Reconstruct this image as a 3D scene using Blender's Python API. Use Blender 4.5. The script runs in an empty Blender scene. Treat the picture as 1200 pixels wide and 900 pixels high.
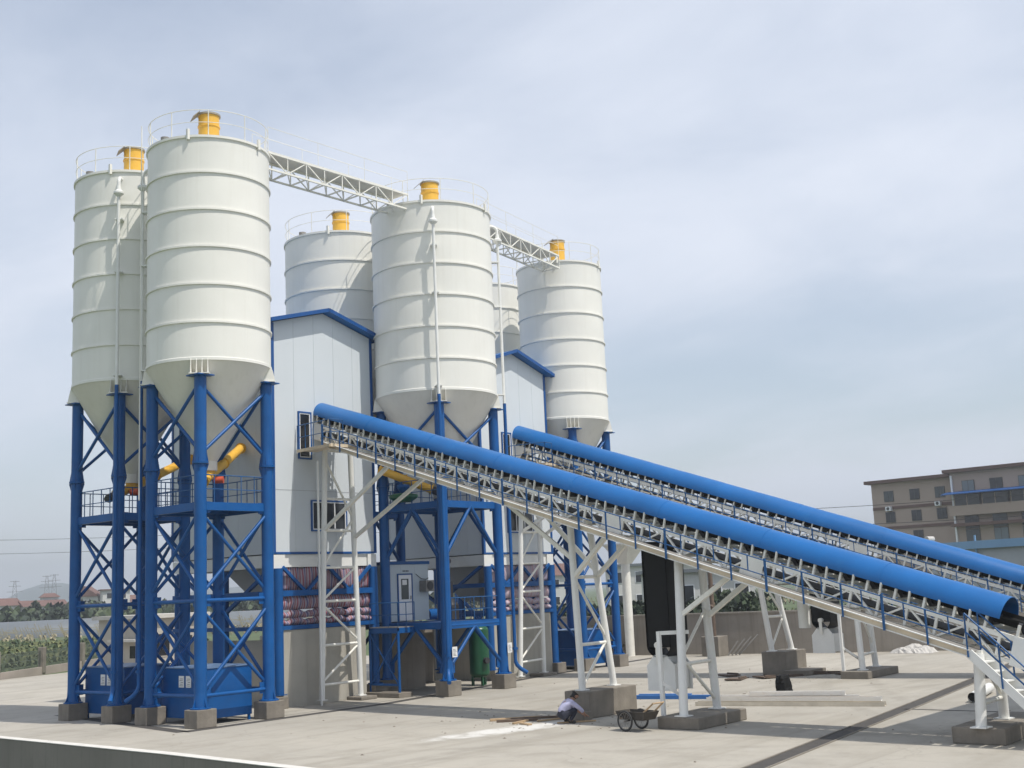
import bpy, math, random
from mathutils import Vector, Matrix
random.seed(7)
C = bpy.context.scene.collection
R = math.radians
PI = math.pi

# ------------------------------------------------------------------ materials
MATS = {}
def mat(name, col, rough=.6, var=.08, scale=2.0, metal=0, bump=0, bscale=30, streak=0, streak_col=None, spec=.5, dirt=0, dirt_col=(.25,.2,.15)):
    if name in MATS: return MATS[name]
    m = bpy.data.materials.new(name); m.use_nodes = True
    nt = m.node_tree; N = nt.nodes; L = nt.links
    b = N['Principled BSDF']
    b.inputs['Roughness'].default_value = rough
    b.inputs['Metallic'].default_value = metal
    b.inputs['Specular IOR Level'].default_value = spec
    tc = N.new('ShaderNodeTexCoord')
    nz = N.new('ShaderNodeTexNoise'); nz.inputs['Scale'].default_value = scale; nz.inputs['Detail'].default_value = 6
    L.new(tc.outputs['Object'], nz.inputs['Vector'])
    rp = N.new('ShaderNodeValToRGB')
    rp.color_ramp.elements[0].position = .3; rp.color_ramp.elements[1].position = .7
    rp.color_ramp.elements[0].color = (*[c*(1-var) for c in col], 1)
    rp.color_ramp.elements[1].color = (*[min(1, c*(1+var)) for c in col], 1)
    L.new(nz.outputs['Fac'], rp.inputs['Fac'])
    out = rp.outputs['Color']
    def mixin(out, fac, c2):
        mx = N.new('ShaderNodeMix'); mx.data_type = 'RGBA'
        L.new(fac, mx.inputs[0]); L.new(out, mx.inputs[6]); mx.inputs[7].default_value = (*c2, 1)
        return mx.outputs[2]
    if streak:
        mp = N.new('ShaderNodeMapping'); mp.inputs['Scale'].default_value = (3.5, 3.5, .12)
        L.new(tc.outputs['Object'], mp.inputs['Vector'])
        n2 = N.new('ShaderNodeTexNoise'); n2.inputs['Scale'].default_value = 1.6; n2.inputs['Detail'].default_value = 5
        L.new(mp.outputs['Vector'], n2.inputs['Vector'])
        r2 = N.new('ShaderNodeMapRange'); r2.inputs[1].default_value = .52; r2.inputs[2].default_value = .78
        r2.inputs[3].default_value = 0; r2.inputs[4].default_value = streak
        L.new(n2.outputs['Fac'], r2.inputs[0])
        out = mixin(out, r2.outputs[0], streak_col or tuple(c*.6 for c in col))
    if dirt:
        n3 = N.new('ShaderNodeTexNoise'); n3.inputs['Scale'].default_value = scale*3.1; n3.inputs['Detail'].default_value = 8
        n3.inputs['Roughness'].default_value = .7
        L.new(tc.outputs['Object'], n3.inputs['Vector'])
        r3 = N.new('ShaderNodeMapRange'); r3.inputs[1].default_value = .55; r3.inputs[2].default_value = .72
        r3.inputs[3].default_value = 0; r3.inputs[4].default_value = dirt
        L.new(n3.outputs['Fac'], r3.inputs[0])
        out = mixin(out, r3.outputs[0], dirt_col)
    L.new(out, b.inputs['Base Color'])
    if bump:
        n4 = N.new('ShaderNodeTexNoise'); n4.inputs['Scale'].default_value = bscale; n4.inputs['Detail'].default_value = 4
        L.new(tc.outputs['Object'], n4.inputs['Vector'])
        bp = N.new('ShaderNodeBump'); bp.inputs['Strength'].default_value = bump; bp.inputs['Distance'].default_value = .02
        L.new(n4.outputs['Fac'], bp.inputs['Height']); L.new(bp.outputs['Normal'], b.inputs['Normal'])
    MATS[name] = m
    return m

M = {}
M['cream'] = mat('cream_paint', (.81,.795,.735), .5, .03, .7, streak=.22, streak_col=(.66,.63,.55), bump=.05, bscale=6)
M['hopper'] = mat('cream_paint_dusty', (.74,.71,.64), .55, .04, .8, streak=.14, streak_col=(.42,.38,.3))
M['blue'] = mat('blue_paint', (.0025,.080,.275), .4, .12, 1.5, streak=.15, streak_col=(.008,.115,.29), dirt=.16, dirt_col=(.05,.11,.19), spec=.35)
M['cover'] = mat('blue_cover_sheet', (.004,.112,.345), .40, .12, .6, dirt=.35, dirt_col=(.025,.165,.39), bump=.04, bscale=5, spec=.4)
M['trim'] = mat('blue_trim', (.004,.072,.26), .4, .06, 2)
M['rail_blue'] = mat('blue_rail_paint', (.010,.085,.24), .45, .1, 3)
M['yellow'] = mat('yellow_paint', (.74,.42,.05), .45, .08, 2, dirt=.25, dirt_col=(.4,.2,.04))
M['steel'] = mat('offwhite_steel', (.78,.765,.70), .5, .06, 2, dirt=.3, dirt_col=(.45,.38,.28), streak=.15)
M['steel_white'] = mat('white_steel', (.76,.76,.73), .45, .04, 2, dirt=.15, dirt_col=(.5,.45,.38))
M['channel'] = mat('beige_channel', (.66,.55,.40), .6, .12, 1.5, dirt=.6, dirt_col=(.42,.27,.13))
M['cladding'] = mat('pale_cladding', (.60,.64,.67), .5, .025, .5, streak=.12, streak_col=(.5,.54,.56))
M['cabin'] = mat('pale_cabin_panel', (.50,.57,.62), .5, .03, .6)
M['frame_white'] = mat('white_frame', (.75,.76,.78), .4, .03, 4)
M['soffit'] = mat('grey_soffit', (.38,.4,.42), .6, .05, 1)
M['black'] = mat('black_rubber', (.006,.006,.006), .6, .2, 3, dirt=.12, dirt_col=(.03,.027,.024), spec=.25)
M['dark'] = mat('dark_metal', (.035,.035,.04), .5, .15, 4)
M['tyre'] = mat('tyre', (.03,.03,.03), .8, .1, 10)
M['rust'] = mat('rusty_iron', (.12,.085,.062), .8, .3, 5)
M['concrete'] = mat('concrete_block', (.20,.178,.148), .9, .2, 1.6, dirt=.4, dirt_col=(.12,.105,.085), bump=.4, bscale=14, streak=.3, streak_col=(.30,.27,.23))
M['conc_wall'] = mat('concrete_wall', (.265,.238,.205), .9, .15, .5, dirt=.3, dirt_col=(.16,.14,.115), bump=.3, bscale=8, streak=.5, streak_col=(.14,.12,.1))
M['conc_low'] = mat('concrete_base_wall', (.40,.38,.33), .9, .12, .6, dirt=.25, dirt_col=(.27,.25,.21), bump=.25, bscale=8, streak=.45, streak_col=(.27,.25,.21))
M['hutwall'] = mat('hut_render', (.42,.39,.34), .9, .1, .6, streak=.4, streak_col=(.3,.28,.24))
M['wood'] = mat('sawn_wood', (.42,.30,.18), .8, .25, 3, bump=.2, bscale=20)
M['whiteboard'] = mat('white_profile', (.72,.70,.66), .6, .05, 2, dirt=.3, dirt_col=(.45,.32,.2))
M['sheet'] = mat('white_plastic', (.48,.46,.43), .6, .08, 3)
M['green'] = mat('green_tank_paint', (.010,.085,.037), .35, .1, 2, dirt=.2, dirt_col=(.03,.1,.05))
M['grate'] = mat('deck_plate', (.22,.21,.195), .6, .1, 2, dirt=.2)
M['blue_deck'] = mat('blue_deck', (.02,.06,.17), .6, .1, 2)
M['sticker'] = mat('paper_notice', (.75,.75,.74), .6, .02, 4)
M['ink'] = mat('ink', (.05,.05,.06), .7, .05, 4)
M['redlamp'] = mat('red_motor', (.55,.08,.03), .5, .1, 4)
M['skin'] = mat('skin', (.36,.2,.13), .6, .05, 8)
M['hair'] = mat('black_hair', (.012,.01,.009), .7, .1, 20)
M['shirt'] = mat('lilac_shirt', (.42,.42,.58), .85, .1, 6)
M['trousers'] = mat('dark_trousers', (.015,.017,.03), .85, .15, 6)
M['shoe'] = mat('shoe', (.03,.025,.02), .7, .1, 6)
M['brownwall'] = mat('brown_render', (.37,.29,.245), .9, .05, .3, streak=.2, streak_col=(.31,.24,.2))
M['browntrim'] = mat('brown_trim', (.13,.075,.06), .8, .08, .5)
M['roof_red'] = mat('red_tile', (.145,.08,.066), .85, .15, .5)
M['render_white'] = mat('pale_render', (.55,.54,.52), .85, .05, .3, streak=.2)
M['bark'] = mat('bark', (.08,.06,.04), .9, .2, 4)
M['soil'] = mat('soil', (.15,.11,.075), .95, .2, .5)
M['blue_shed'] = mat('pale_blue_sheet', (.18,.33,.5), .5, .08, .5)
M['tarp_blue'] = mat('blue_tarpaulin', (.03,.14,.4), .6, .15, 2)
M['wire'] = mat('wire', (.05,.05,.05), .6, 0, 1)
M['poly'] = mat('greenhouse_film', (.13,.145,.16), .55, .06, .1)

def glass(name, col=(.02,.022,.026)):
    m = bpy.data.materials.new(name); m.use_nodes = True
    b = m.node_tree.nodes['Principled BSDF']
    b.inputs['Base Color'].default_value = (*col, 1); b.inputs['Roughness'].default_value = .08
    return m
M['glass'] = glass('dark_glass'); M['glass_grey'] = glass('grey_glass', (.05,.06,.065))

def leafmat(name, c1, c2, sc=.6):
    m = bpy.data.materials.new(name); m.use_nodes = True
    N = m.node_tree.nodes; L = m.node_tree.links; b = N['Principled BSDF']
    g = N.new('ShaderNodeNewGeometry'); tc = N.new('ShaderNodeTexCoord')
    n = N.new('ShaderNodeTexNoise'); n.inputs['Scale'].default_value = sc; L.new(tc.outputs['Object'], n.inputs['Vector'])
    ad = N.new('ShaderNodeMath'); ad.operation = 'ADD'; L.new(n.outputs['Fac'], ad.inputs[0])
    ml = N.new('ShaderNodeMath'); ml.operation = 'MULTIPLY_ADD'; L.new(g.outputs['Random Per Island'], ml.inputs[0]); ml.inputs[1].default_value = .6; ml.inputs[2].default_value = -.3
    L.new(ml.outputs[0], ad.inputs[1])
    r = N.new('ShaderNodeValToRGB'); r.color_ramp.elements[0].color = (*c1, 1); r.color_ramp.elements[1].color = (*c2, 1)
    r.color_ramp.elements[0].position = .25; r.color_ramp.elements[1].position = .8
    L.new(ad.outputs[0], r.inputs['Fac']); L.new(r.outputs['Color'], b.inputs['Base Color'])
    b.inputs['Roughness'].default_value = .7
    return m
M['leaf_dark'] = leafmat('dark_foliage', (.014,.024,.011), (.042,.066,.024))
M['leaf_mid'] = leafmat('mid_foliage', (.028,.045,.016), (.07,.095,.035))
M['leaf_dry'] = leafmat('dry_foliage', (.06,.07,.03), (.16,.13,.06))
M['crop'] = leafmat('crop_leaves', (.026,.052,.016), (.15,.16,.06), .25)
M['grass'] = leafmat('verge_grass', (.035,.06,.02), (.09,.12,.035), .3)

def stripes(name, cols, period):
    m = bpy.data.materials.new(name); m.use_nodes = True
    N = m.node_tree.nodes; L = m.node_tree.links; b = N['Principled BSDF']; b.inputs['Roughness'].default_value = .6
    tc = N.new('ShaderNodeTexCoord'); sp = N.new('ShaderNodeSeparateXYZ'); L.new(tc.outputs['Object'], sp.inputs[0])
    n = N.new('ShaderNodeTexNoise'); n.inputs['Scale'].default_value = 1.3; L.new(tc.outputs['Object'], n.inputs['Vector'])
    a = N.new('ShaderNodeMath'); a.operation = 'MULTIPLY_ADD'; L.new(n.outputs['Fac'], a.inputs[0]); a.inputs[1].default_value = .03
    a2 = N.new('ShaderNodeMath'); a2.operation = 'ADD'; L.new(sp.outputs['X'], a2.inputs[0]); L.new(sp.outputs['Y'], a2.inputs[1])
    L.new(sp.outputs['X'], a.inputs[2])
    d = N.new('ShaderNodeMath'); d.operation = 'DIVIDE'; L.new(a.outputs[0], d.inputs[0]); d.inputs[1].default_value = period
    f = N.new('ShaderNodeMath'); f.operation = 'FRACT'; L.new(d.outputs[0], f.inputs[0])
    r = N.new('ShaderNodeValToRGB'); r.color_ramp.interpolation = 'CONSTANT'
    els = r.color_ramp.elements
    els[0].position = 0; els[0].color = (*cols[0], 1); els[1].position = 1/len(cols); els[1].color = (*cols[1], 1)
    for i, c in enumerate(cols[2:]):
        e = els.new((i+2)/len(cols)); e.color = (*c, 1)
    L.new(f.outputs[0], r.inputs['Fac']); L.new(r.outputs['Color'], b.inputs['Base Color'])
    return m
M['tarp'] = stripes('striped_tarpaulin', [(.34,.29,.33),(.27,.075,.10),(.32,.28,.33),(.11,.10,.21),(.32,.27,.31),(.24,.10,.13)], .36)
M['tarp_pale'] = stripes('faded_striped_tarpaulin', [(.42,.36,.40),(.40,.27,.31),(.43,.38,.42),(.34,.30,.40)], .3)

def yard_material():
    m = bpy.data.materials.new('yard_concrete'); m.use_nodes = True
    N = m.node_tree.nodes; L = m.node_tree.links; b = N['Principled BSDF']; b.inputs['Roughness'].default_value = .88
    tc = N.new('ShaderNodeTexCoord')
    def noise(s, d=6, ro=.6):
        n = N.new('ShaderNodeTexNoise'); n.inputs['Scale'].default_value = s; n.inputs['Detail'].default_value = d; n.inputs['Roughness'].default_value = ro
        L.new(tc.outputs['Object'], n.inputs['Vector']); return n.outputs['Fac']
    def rng(x, a, b_, c, d):
        r = N.new('ShaderNodeMapRange'); L.new(x, r.inputs[0])
        for i, v in zip((1,2,3,4), (a,b_,c,d)): r.inputs[i].default_value = v
        return r.outputs[0]
    def mix(a, fac, col):
        x = N.new('ShaderNodeMix'); x.data_type = 'RGBA'; L.new(fac, x.inputs[0])
        if isinstance(a, tuple): x.inputs[6].default_value = (*a, 1)
        else: L.new(a, x.inputs[6])
        x.inputs[7].default_value = (*col, 1); return x.outputs[2]
    c = mix((.415,.385,.33), rng(noise(.12), .35, .65, 0, 1), (.35,.327,.283))
    c = mix(c, rng(noise(.55, 8, .7), .48, .72, 0, .7), (.285,.26,.215))
    c = mix(c, rng(noise(3.0, 8, .75), .55, .75, 0, .35), (.25,.225,.19))
    c = mix(c, rng(noise(.9, 5), .6, .75, 0, .4), (.50,.48,.44))
    c = mix(c, rng(noise(.28, 9, .72), .54, .68, 0, .55), (.26,.24,.205))
    # tyre-swept streaks along the drive lane
    mp = N.new('ShaderNodeMapping'); mp.inputs['Scale'].default_value = (.05, 1.1, 1); mp.inputs['Rotation'].default_value = (0, 0, R(-12))
    L.new(tc.outputs['Object'], mp.inputs[0])
    ns = N.new('ShaderNodeTexNoise'); ns.inputs['Scale'].default_value = 1; ns.inputs['Detail'].default_value = 5; L.new(mp.outputs[0], ns.inputs['Vector'])
    c = mix(c, rng(ns.outputs['Fac'], .50, .68, 0, .6), (.28,.255,.21))
    # slab joints
    bk = N.new('ShaderNodeTexBrick'); bk.offset = 0; bk.inputs['Scale'].default_value = 1
    bk.inputs['Brick Width'].default_value = 5; bk.inputs['Row Height'].default_value = 5; bk.inputs['Mortar Size'].default_value = .018
    bk.inputs['Color1'].default_value = (0,0,0,1); bk.inputs['Color2'].default_value = (.16,.16,.16,1); bk.inputs['Mortar'].default_value = (.6,.6,.6,1)
    L.new(tc.outputs['Object'], bk.inputs['Vector'])
    c = mix(c, bk.outputs['Color'], (.27,.25,.215))
    vo = N.new('ShaderNodeTexVoronoi'); vo.feature = 'DISTANCE_TO_EDGE'; vo.inputs['Scale'].default_value = .16
    wv = N.new('ShaderNodeMix'); wv.data_type = 'RGBA'; wv.inputs[0].default_value = .12
    nw = N.new('ShaderNodeTexNoise'); nw.inputs['Scale'].default_value = .8; nw.inputs['Detail'].default_value = 6; L.new(tc.outputs['Object'], nw.inputs['Vector'])
    va = N.new('ShaderNodeVectorMath'); va.operation = 'MULTIPLY_ADD'; L.new(nw.outputs['Color'], va.inputs[0]); va.inputs[1].default_value = (2.2,2.2,0); L.new(tc.outputs['Object'], va.inputs[2])
    L.new(va.outputs[0], vo.inputs['Vector'])
    c = mix(c, rng(vo.outputs['Distance'], .001, .006, .35, 0), (.22,.205,.175))
    # tyre tracks: two pairs of curved dark bands
    sp0 = N.new('ShaderNodeSeparateXYZ'); L.new(tc.outputs['Object'], sp0.inputs[0])
    def M2(op, a, b2=None):
        n = N.new('ShaderNodeMath'); n.operation = op
        for i, v in enumerate((a, b2)):
            if v is None: continue
            if isinstance(v, (int, float)): n.inputs[i].default_value = v
            else: L.new(v, n.inputs[i])
        return n.outputs[0]
    for (cx_, cy_, rad_) in ((-30,-40,36.0),(-30,-40,37.9),(40,-60,48.0),(40,-60,49.9),(-5,-70,55.5),(-5,-70,57.4)):
        dd = M2('SQRT', M2('ADD', M2('POWER', M2('SUBTRACT', sp0.outputs['X'], cx_), 2), M2('POWER', M2('SUBTRACT', sp0.outputs['Y'], cy_), 2)))
        e_ = M2('ABSOLUTE', M2('SUBTRACT', dd, rad_))
        f_ = M2('MULTIPLY', rng(e_, .12, .34, .5, 0), rng(noise(.7, 7, .7), .38, .62, 0, 1))
        c = mix(c, f_, (.24,.22,.185))
    # spilled white cement powder, an irregular streak
    sp = N.new('ShaderNodeSeparateXYZ'); L.new(tc.outputs['Object'], sp.inputs[0])
    def math_(op, a, b2=None, c2=None):
        n = N.new('ShaderNodeMath'); n.operation = op
        for i, v in enumerate((a, b2, c2)):
            if v is None: continue
            if isinstance(v, (int, float)): n.inputs[i].default_value = v
            else: L.new(v, n.inputs[i])
        return n.outputs[0]
    ax, ay, bx, by = 4.4, -13.4, -1.2, -12.0
    dx, dy = bx-ax, by-ay; ln = math.hypot(dx, dy); dx /= ln; dy /= ln
    u = math_('ADD', math_('MULTIPLY', math_('SUBTRACT', sp.outputs['X'], ax), dx), math_('MULTIPLY', math_('SUBTRACT', sp.outputs['Y'], ay), dy))
    v = math_('ADD', math_('MULTIPLY', math_('SUBTRACT', sp.outputs['X'], ax), -dy), math_('MULTIPLY', math_('SUBTRACT', sp.outputs['Y'], ay), dx))
    e = math_('ADD', math_('POWER', math_('DIVIDE', math_('SUBTRACT', u, ln*.45), ln*.62), 2), math_('POWER', math_('DIVIDE', v, .75), 2))
    e = math_('ADD', e, math_('MULTIPLY', math_('SUBTRACT', noise(1.6, 7, .65), .5), 3.2))
    c = mix(c, rng(e, 1.1, .1, 0, .75), (.70,.69,.66))
    L.new(c, b.inputs['Base Color'])
    bp = N.new('ShaderNodeBump'); bp.inputs['Strength'].default_value = .25; bp.inputs['Distance'].default_value = .02
    L.new(noise(9, 6), bp.inputs['Height']); L.new(bp.outputs['Normal'], b.inputs['Normal'])
    return m
M['yard'] = yard_material()
M['field'] = mat('field_soil', (.075,.105,.04), .95, .35, .03, dirt=.5, dirt_col=(.11,.115,.055))
M['asphalt'] = mat('dark_asphalt', (.06,.055,.05), .9, .15, 2, dirt=.3, dirt_col=(.14,.125,.105), bump=.2, bscale=30)

# ------------------------------------------------------------------ mesh builder
class MB:
    def __init__(s): s.v = []; s.f = []; s.s = []
    def add(s, vs, fs, sm=False):
        o = len(s.v); s.v += [tuple(v) for v in vs]; s.f += [tuple(i+o for i in f) for f in fs]
        s.s += (sm if isinstance(sm, list) else [sm]*len(fs)); return s
    def box(s, x0, x1, y0, y1, z0, z1):
        return s.add([(x0,y0,z0),(x1,y0,z0),(x1,y1,z0),(x0,y1,z0),(x0,y0,z1),(x1,y0,z1),(x1,y1,z1),(x0,y1,z1)],
              [(0,3,2,1),(4,5,6,7),(0,1,5,4),(1,2,6,5),(2,3,7,6),(3,0,4,7)])
    def beam(s, p, q, w, h, up=(0,0,1)):
        p = Vector(p); q = Vector(q); d = (q-p).normalized(); up = Vector(up)
        sd = d.cross(up)
        if sd.length < 1e-4: sd = d.cross(Vector((0,1,0)))
        sd.normalize(); u = sd.cross(d)
        sd *= w/2; u *= h/2
        return s.add([p-sd-u,p+sd-u,p+sd+u,p-sd+u,q-sd-u,q+sd-u,q+sd+u,q-sd+u],
              [(0,3,2,1),(4,5,6,7),(0,1,5,4),(1,2,6,5),(2,3,7,6),(3,0,4,7)][::1])
    def tube(s, p, q, r, n=8, r2=None, caps=True):
        p = Vector(p); q = Vector(q); d = (q-p).normalized(); r2 = r if r2 is None else r2
        a = d.orthogonal().normalized(); b = d.cross(a)
        c = [(a*math.cos(2*PI*i/n)+b*math.sin(2*PI*i/n)) for i in range(n)]
        s.add([p+x*r for x in c]+[q+x*r2 for x in c], [(i,(i+1)%n,n+(i+1)%n,n+i) for i in range(n)], True)
        if caps:
            s.add([p+x*r for x in c], [tuple(reversed(range(n)))]); s.add([q+x*r2 for x in c], [tuple(range(n))])
        return s
    def sweep(s, pts, r, n=8, closed=False):
        pts = [Vector(p) for p in pts]; m = len(pts); rings = []
        a = None
        for i, p in enumerate(pts):
            if closed: d = (pts[(i+1)%m]-pts[i-1]).normalized()
            else: d = (pts[min(i+1,m-1)]-pts[max(i-1,0)]).normalized()
            if a is None: a = d.orthogonal().normalized()
            a = (a-d*a.dot(d)).normalized(); b = d.cross(a)
            rings.append([p+(a*math.cos(2*PI*k/n)+b*math.sin(2*PI*k/n))*r for k in range(n)])
        vs = [v for rg in rings for v in rg]; fs = []
        for i in range(m if closed else m-1):
            j = (i+1) % m
            fs += [(i*n+k, i*n+(k+1)%n, j*n+(k+1)%n, j*n+k) for k in range(n)]
        s.add(vs, fs, True)
        if not closed:
            s.add(rings[0], [tuple(reversed(range(n)))]); s.add(rings[-1], [tuple(range(n))])
        return s
    def lathe(s, prof, n=32, cx=0, cy=0, sharp=True):
        for (r0,z0),(r1,z1) in zip(prof, prof[1:]):
            vs = [(cx+r*math.cos(2*PI*i/n), cy+r*math.sin(2*PI*i/n), z) for r, z in ((r0,z0),(r1,z1)) for i in range(n)]
            s.add(vs, [(i,(i+1)%n,n+(i+1)%n,n+i) for i in range(n)], True)
        return s
    def prism(s, poly, ext):
        e = Vector(ext); n = len(poly); p = [Vector(x) for x in poly]
        return s.add(p+[x+e for x in p], [tuple(reversed(range(n))), tuple(range(n,2*n))]+[(i,(i+1)%n,n+(i+1)%n,n+i) for i in range(n)])
    def build(s, name, m, parent=None, bevel=0, loc=None):
        me = bpy.data.meshes.new(name); me.from_pydata(s.v, [], s.f)
        me.polygons.foreach_set('use_smooth', s.s); me.materials.append(m); me.update()
        import bmesh as _b
        bm = _b.new(); bm.from_mesh(me); _b.ops.recalc_face_normals(bm, faces=bm.faces); bm.to_mesh(me); bm.free()
        o = bpy.data.objects.new(name, me); C.objects.link(o)
        if parent: o.parent = parent
        if loc: o.location = loc
        if bevel:
            b = o.modifiers.new('bevel', 'BEVEL'); b.width = bevel; b.segments = 2; b.limit_method = 'ANGLE'
        return o

def tag(o, label, cat, group=None):
    o['label'] = label; o['category'] = cat
    if group: o['group'] = group
    return o
def thing(name, label, cat, loc=(0,0,0), rz=0, group=None):
    o = bpy.data.objects.new(name, None); C.objects.link(o); o.location = loc; o.rotation_euler = (0,0,rz); o.empty_display_size = .3
    return tag(o, label, cat, group)
def struct(o, kind='structure'): o['kind'] = kind; return o

# ------------------------------------------------------------------ camera
cam = bpy.data.cameras.new('camera'); co = bpy.data.objects.new('camera', cam); C.objects.link(co)
cam.sensor_width = 36; cam.lens = 1414.009/1200*36; cam.clip_end = 12000; cam.clip_start = .5
_p, _r, _y = .168336, -.044598, .882658
f0 = Vector((math.sin(_y), math.cos(_y), 0)); r0 = Vector((math.cos(_y), -math.sin(_y), 0)); u0 = Vector((0,0,1))
fw = f0*math.cos(_p)+u0*math.sin(_p); up = u0*math.cos(_p)-f0*math.sin(_p)
rt = r0*math.cos(_r)+up*math.sin(_r); up2 = up*math.cos(_r)-r0*math.sin(_r)
mw = Matrix((( rt.x, up2.x, -fw.x, -27.3057), (rt.y, up2.y, -fw.y, -37.1874), (rt.z, up2.z, -fw.z, 4.2), (0,0,0,1)))
co.matrix_world = mw
bpy.context.scene.camera = co

# ------------------------------------------------------------------ light and sky
EL, AZ = R(62), R(176)      # sun in the south (-Y), a touch to the east (+X); azimuth clockwise from +Y
sd = Vector((math.sin(AZ)*math.cos(EL), math.cos(AZ)*math.cos(EL), math.sin(EL)))
sun = bpy.data.lights.new('sun', 'SUN'); sun.energy = 4.25; sun.angle = R(.53); sun.color = (1, .95, .87)
so = bpy.data.objects.new('sun', sun); C.objects.link(so); so.rotation_euler = (-sd).to_track_quat('-Z', 'Y').to_euler()
so.location = (0, -40, 80)
w = bpy.data.worlds.new('World'); bpy.context.scene.world = w; w.use_nodes = True
N = w.node_tree.nodes; L = w.node_tree.links
bg = N['Background']
sky = N.new('ShaderNodeTexSky'); sky.sky_type = 'NISHITA'; sky.sun_disc = False; sky.sun_elevation = EL; sky.sun_rotation = AZ
sky.air_density = 1.2; sky.dust_density = .9; sky.ozone_density = 1.2; sky.altitude = 0
tc = N.new('ShaderNodeTexCoord'); sp = N.new('ShaderNodeSeparateXYZ'); L.new(tc.outputs['Generated'], sp.inputs[0])
def wm(op, a, b=None):
    n = N.new('ShaderNodeMath'); n.operation = op
    for i, v in enumerate((a, b)):
        if v is None: continue
        if isinstance(v, (int, float)): n.inputs[i].default_value = v
        else: L.new(v, n.inputs[i])
    return n.outputs[0]
zz = wm('ADD', wm('MAXIMUM', sp.outputs['Z'], 0), .22)
cb = N.new('ShaderNodeCombineXYZ'); L.new(wm('DIVIDE', sp.outputs['X'], zz), cb.inputs[0]); L.new(wm('DIVIDE', sp.outputs['Y'], zz), cb.inputs[1])
def wn(scale, det, off, dist=.6, ro=.55):
    mp = N.new('ShaderNodeMapping'); mp.inputs['Location'].default_value = off; mp.inputs['Rotation'].default_value = (0,0,R(25)); mp.inputs['Scale'].default_value = (1,.75,1)
    L.new(cb.outputs[0], mp.inputs[0])
    n = N.new('ShaderNodeTexNoise'); n.inputs['Scale'].default_value = scale; n.inputs['Detail'].default_value = det
    n.inputs['Distortion'].default_value = dist; n.inputs['Roughness'].default_value = ro
    L.new(mp.outputs[0], n.inputs['Vector']); return n.outputs['Fac']
cl = wm('ADD', wm('MULTIPLY', wn(.8, 6, (3.3, 1.2, 0), .2, .45), .74), wm('MULTIPLY', wn(2.6, 8, (7.1, 4, 0), .4, .55), .26))
cr = N.new('ShaderNodeMapRange'); cr.interpolation_type = 'SMOOTHSTEP'; L.new(cl, cr.inputs[0])
cr.inputs[1].default_value = .33; cr.inputs[2].default_value = .62; cr.inputs[3].default_value = .34; cr.inputs[4].default_value = .97
mx = N.new('ShaderNodeMix'); mx.data_type = 'RGBA'; L.new(cr.outputs[0], mx.inputs[0]); L.new(sky.outputs[0], mx.inputs[6])
CLOUD = (6.75, 7.2, 8.15)
mx.inputs[7].default_value = (*CLOUD, 1)
L.new(mx.outputs[2], bg.inputs['Color']); bg.inputs['Strength'].default_value = .125
sc = bpy.context.scene
sc.view_settings.view_transform = 'Standard'; sc.view_settings.look = 'None'; sc.view_settings.gamma = 1; sc.view_settings.exposure = 0.0
sc.view_settings.use_curve_mapping = False

# ------------------------------------------------------------------ ground
xs = [-6000,-2500,-900,-300,-120,-60,-3.2,-3.0,2,10,25,60,130,260,500,1000,2500,6000]
ys = [-6000,-2500,-900,-300,-120,-60,-30,-10,10,40,44,60,100,200,400,900,2500,6000]
def gz(x, y):
    if x <= -3.1 and y <= 20: return -2.4
    if x > -3.1 and x <= 30 and -60 < y < 40: return -.3
    return -.12
gm = MB(); gv = [(x, y, gz(x, y)) for y in ys for x in xs]; nx = len(xs)
gm.add(gv, [(j*nx+i, j*nx+i+1, (j+1)*nx+i+1, (j+1)*nx+i) for j in range(len(ys)-1) for i in range(nx-1)])
struct(gm.build('ground', M['field']))
# concrete yard: slab top with its outer edge towards the lower ground
edge = [(-4.6,16),(-5.81,3.9),(-6.07,-6.41),(-6.45,-12.1),(-7.6,-30),(-8.5,-60)]
poly = edge + [(46,-60),(46,-45),(39.2,-17),(34.8,3),(33.5,12),(33.5,44.6),(8,36.4),(-4.6,30)]
ym = MB(); ym.add([(x,y,0) for x,y in poly], [tuple(range(len(poly)))])
struct(ym.build('yard', M['yard']))
# retaining wall along that edge
wl = MB()
for (a, b) in zip(edge, edge[1:]):
    wl.prism([(a[0],a[1],-2.6),(b[0],b[1],-2.6),(b[0]-.34,b[1],-2.6),(a[0]-.34,a[1],-2.6)], (0,0,2.59))
tag(wl.build('retaining_wall', mat('old_concrete', (.21,.19,.17), .9, .12, .4, dirt=.3, dirt_col=(.14,.125,.11), bump=.3, bscale=8, streak=.5, streak_col=(.14,.125,.11))), 'dark concrete retaining wall dropping away below the edge of the yard', 'wall')
cp = MB()
for (a, b) in zip(edge, edge[1:]):
    cp.prism([(a[0]+.0,a[1],.003),(b[0]+.0,b[1],.003),(b[0]-.36,b[1],.003),(a[0]-.36,a[1],.003)], (0,0,.02))
cpo = cp.build('coping', M['steel_white'], None)
cpo.data.materials[0] = mat('pale_coping', (.62,.60,.56), .85, .1, 2, dirt=.4, dirt_col=(.4,.37,.32))
cpo.parent = bpy.data.objects['retaining_wall']

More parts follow.
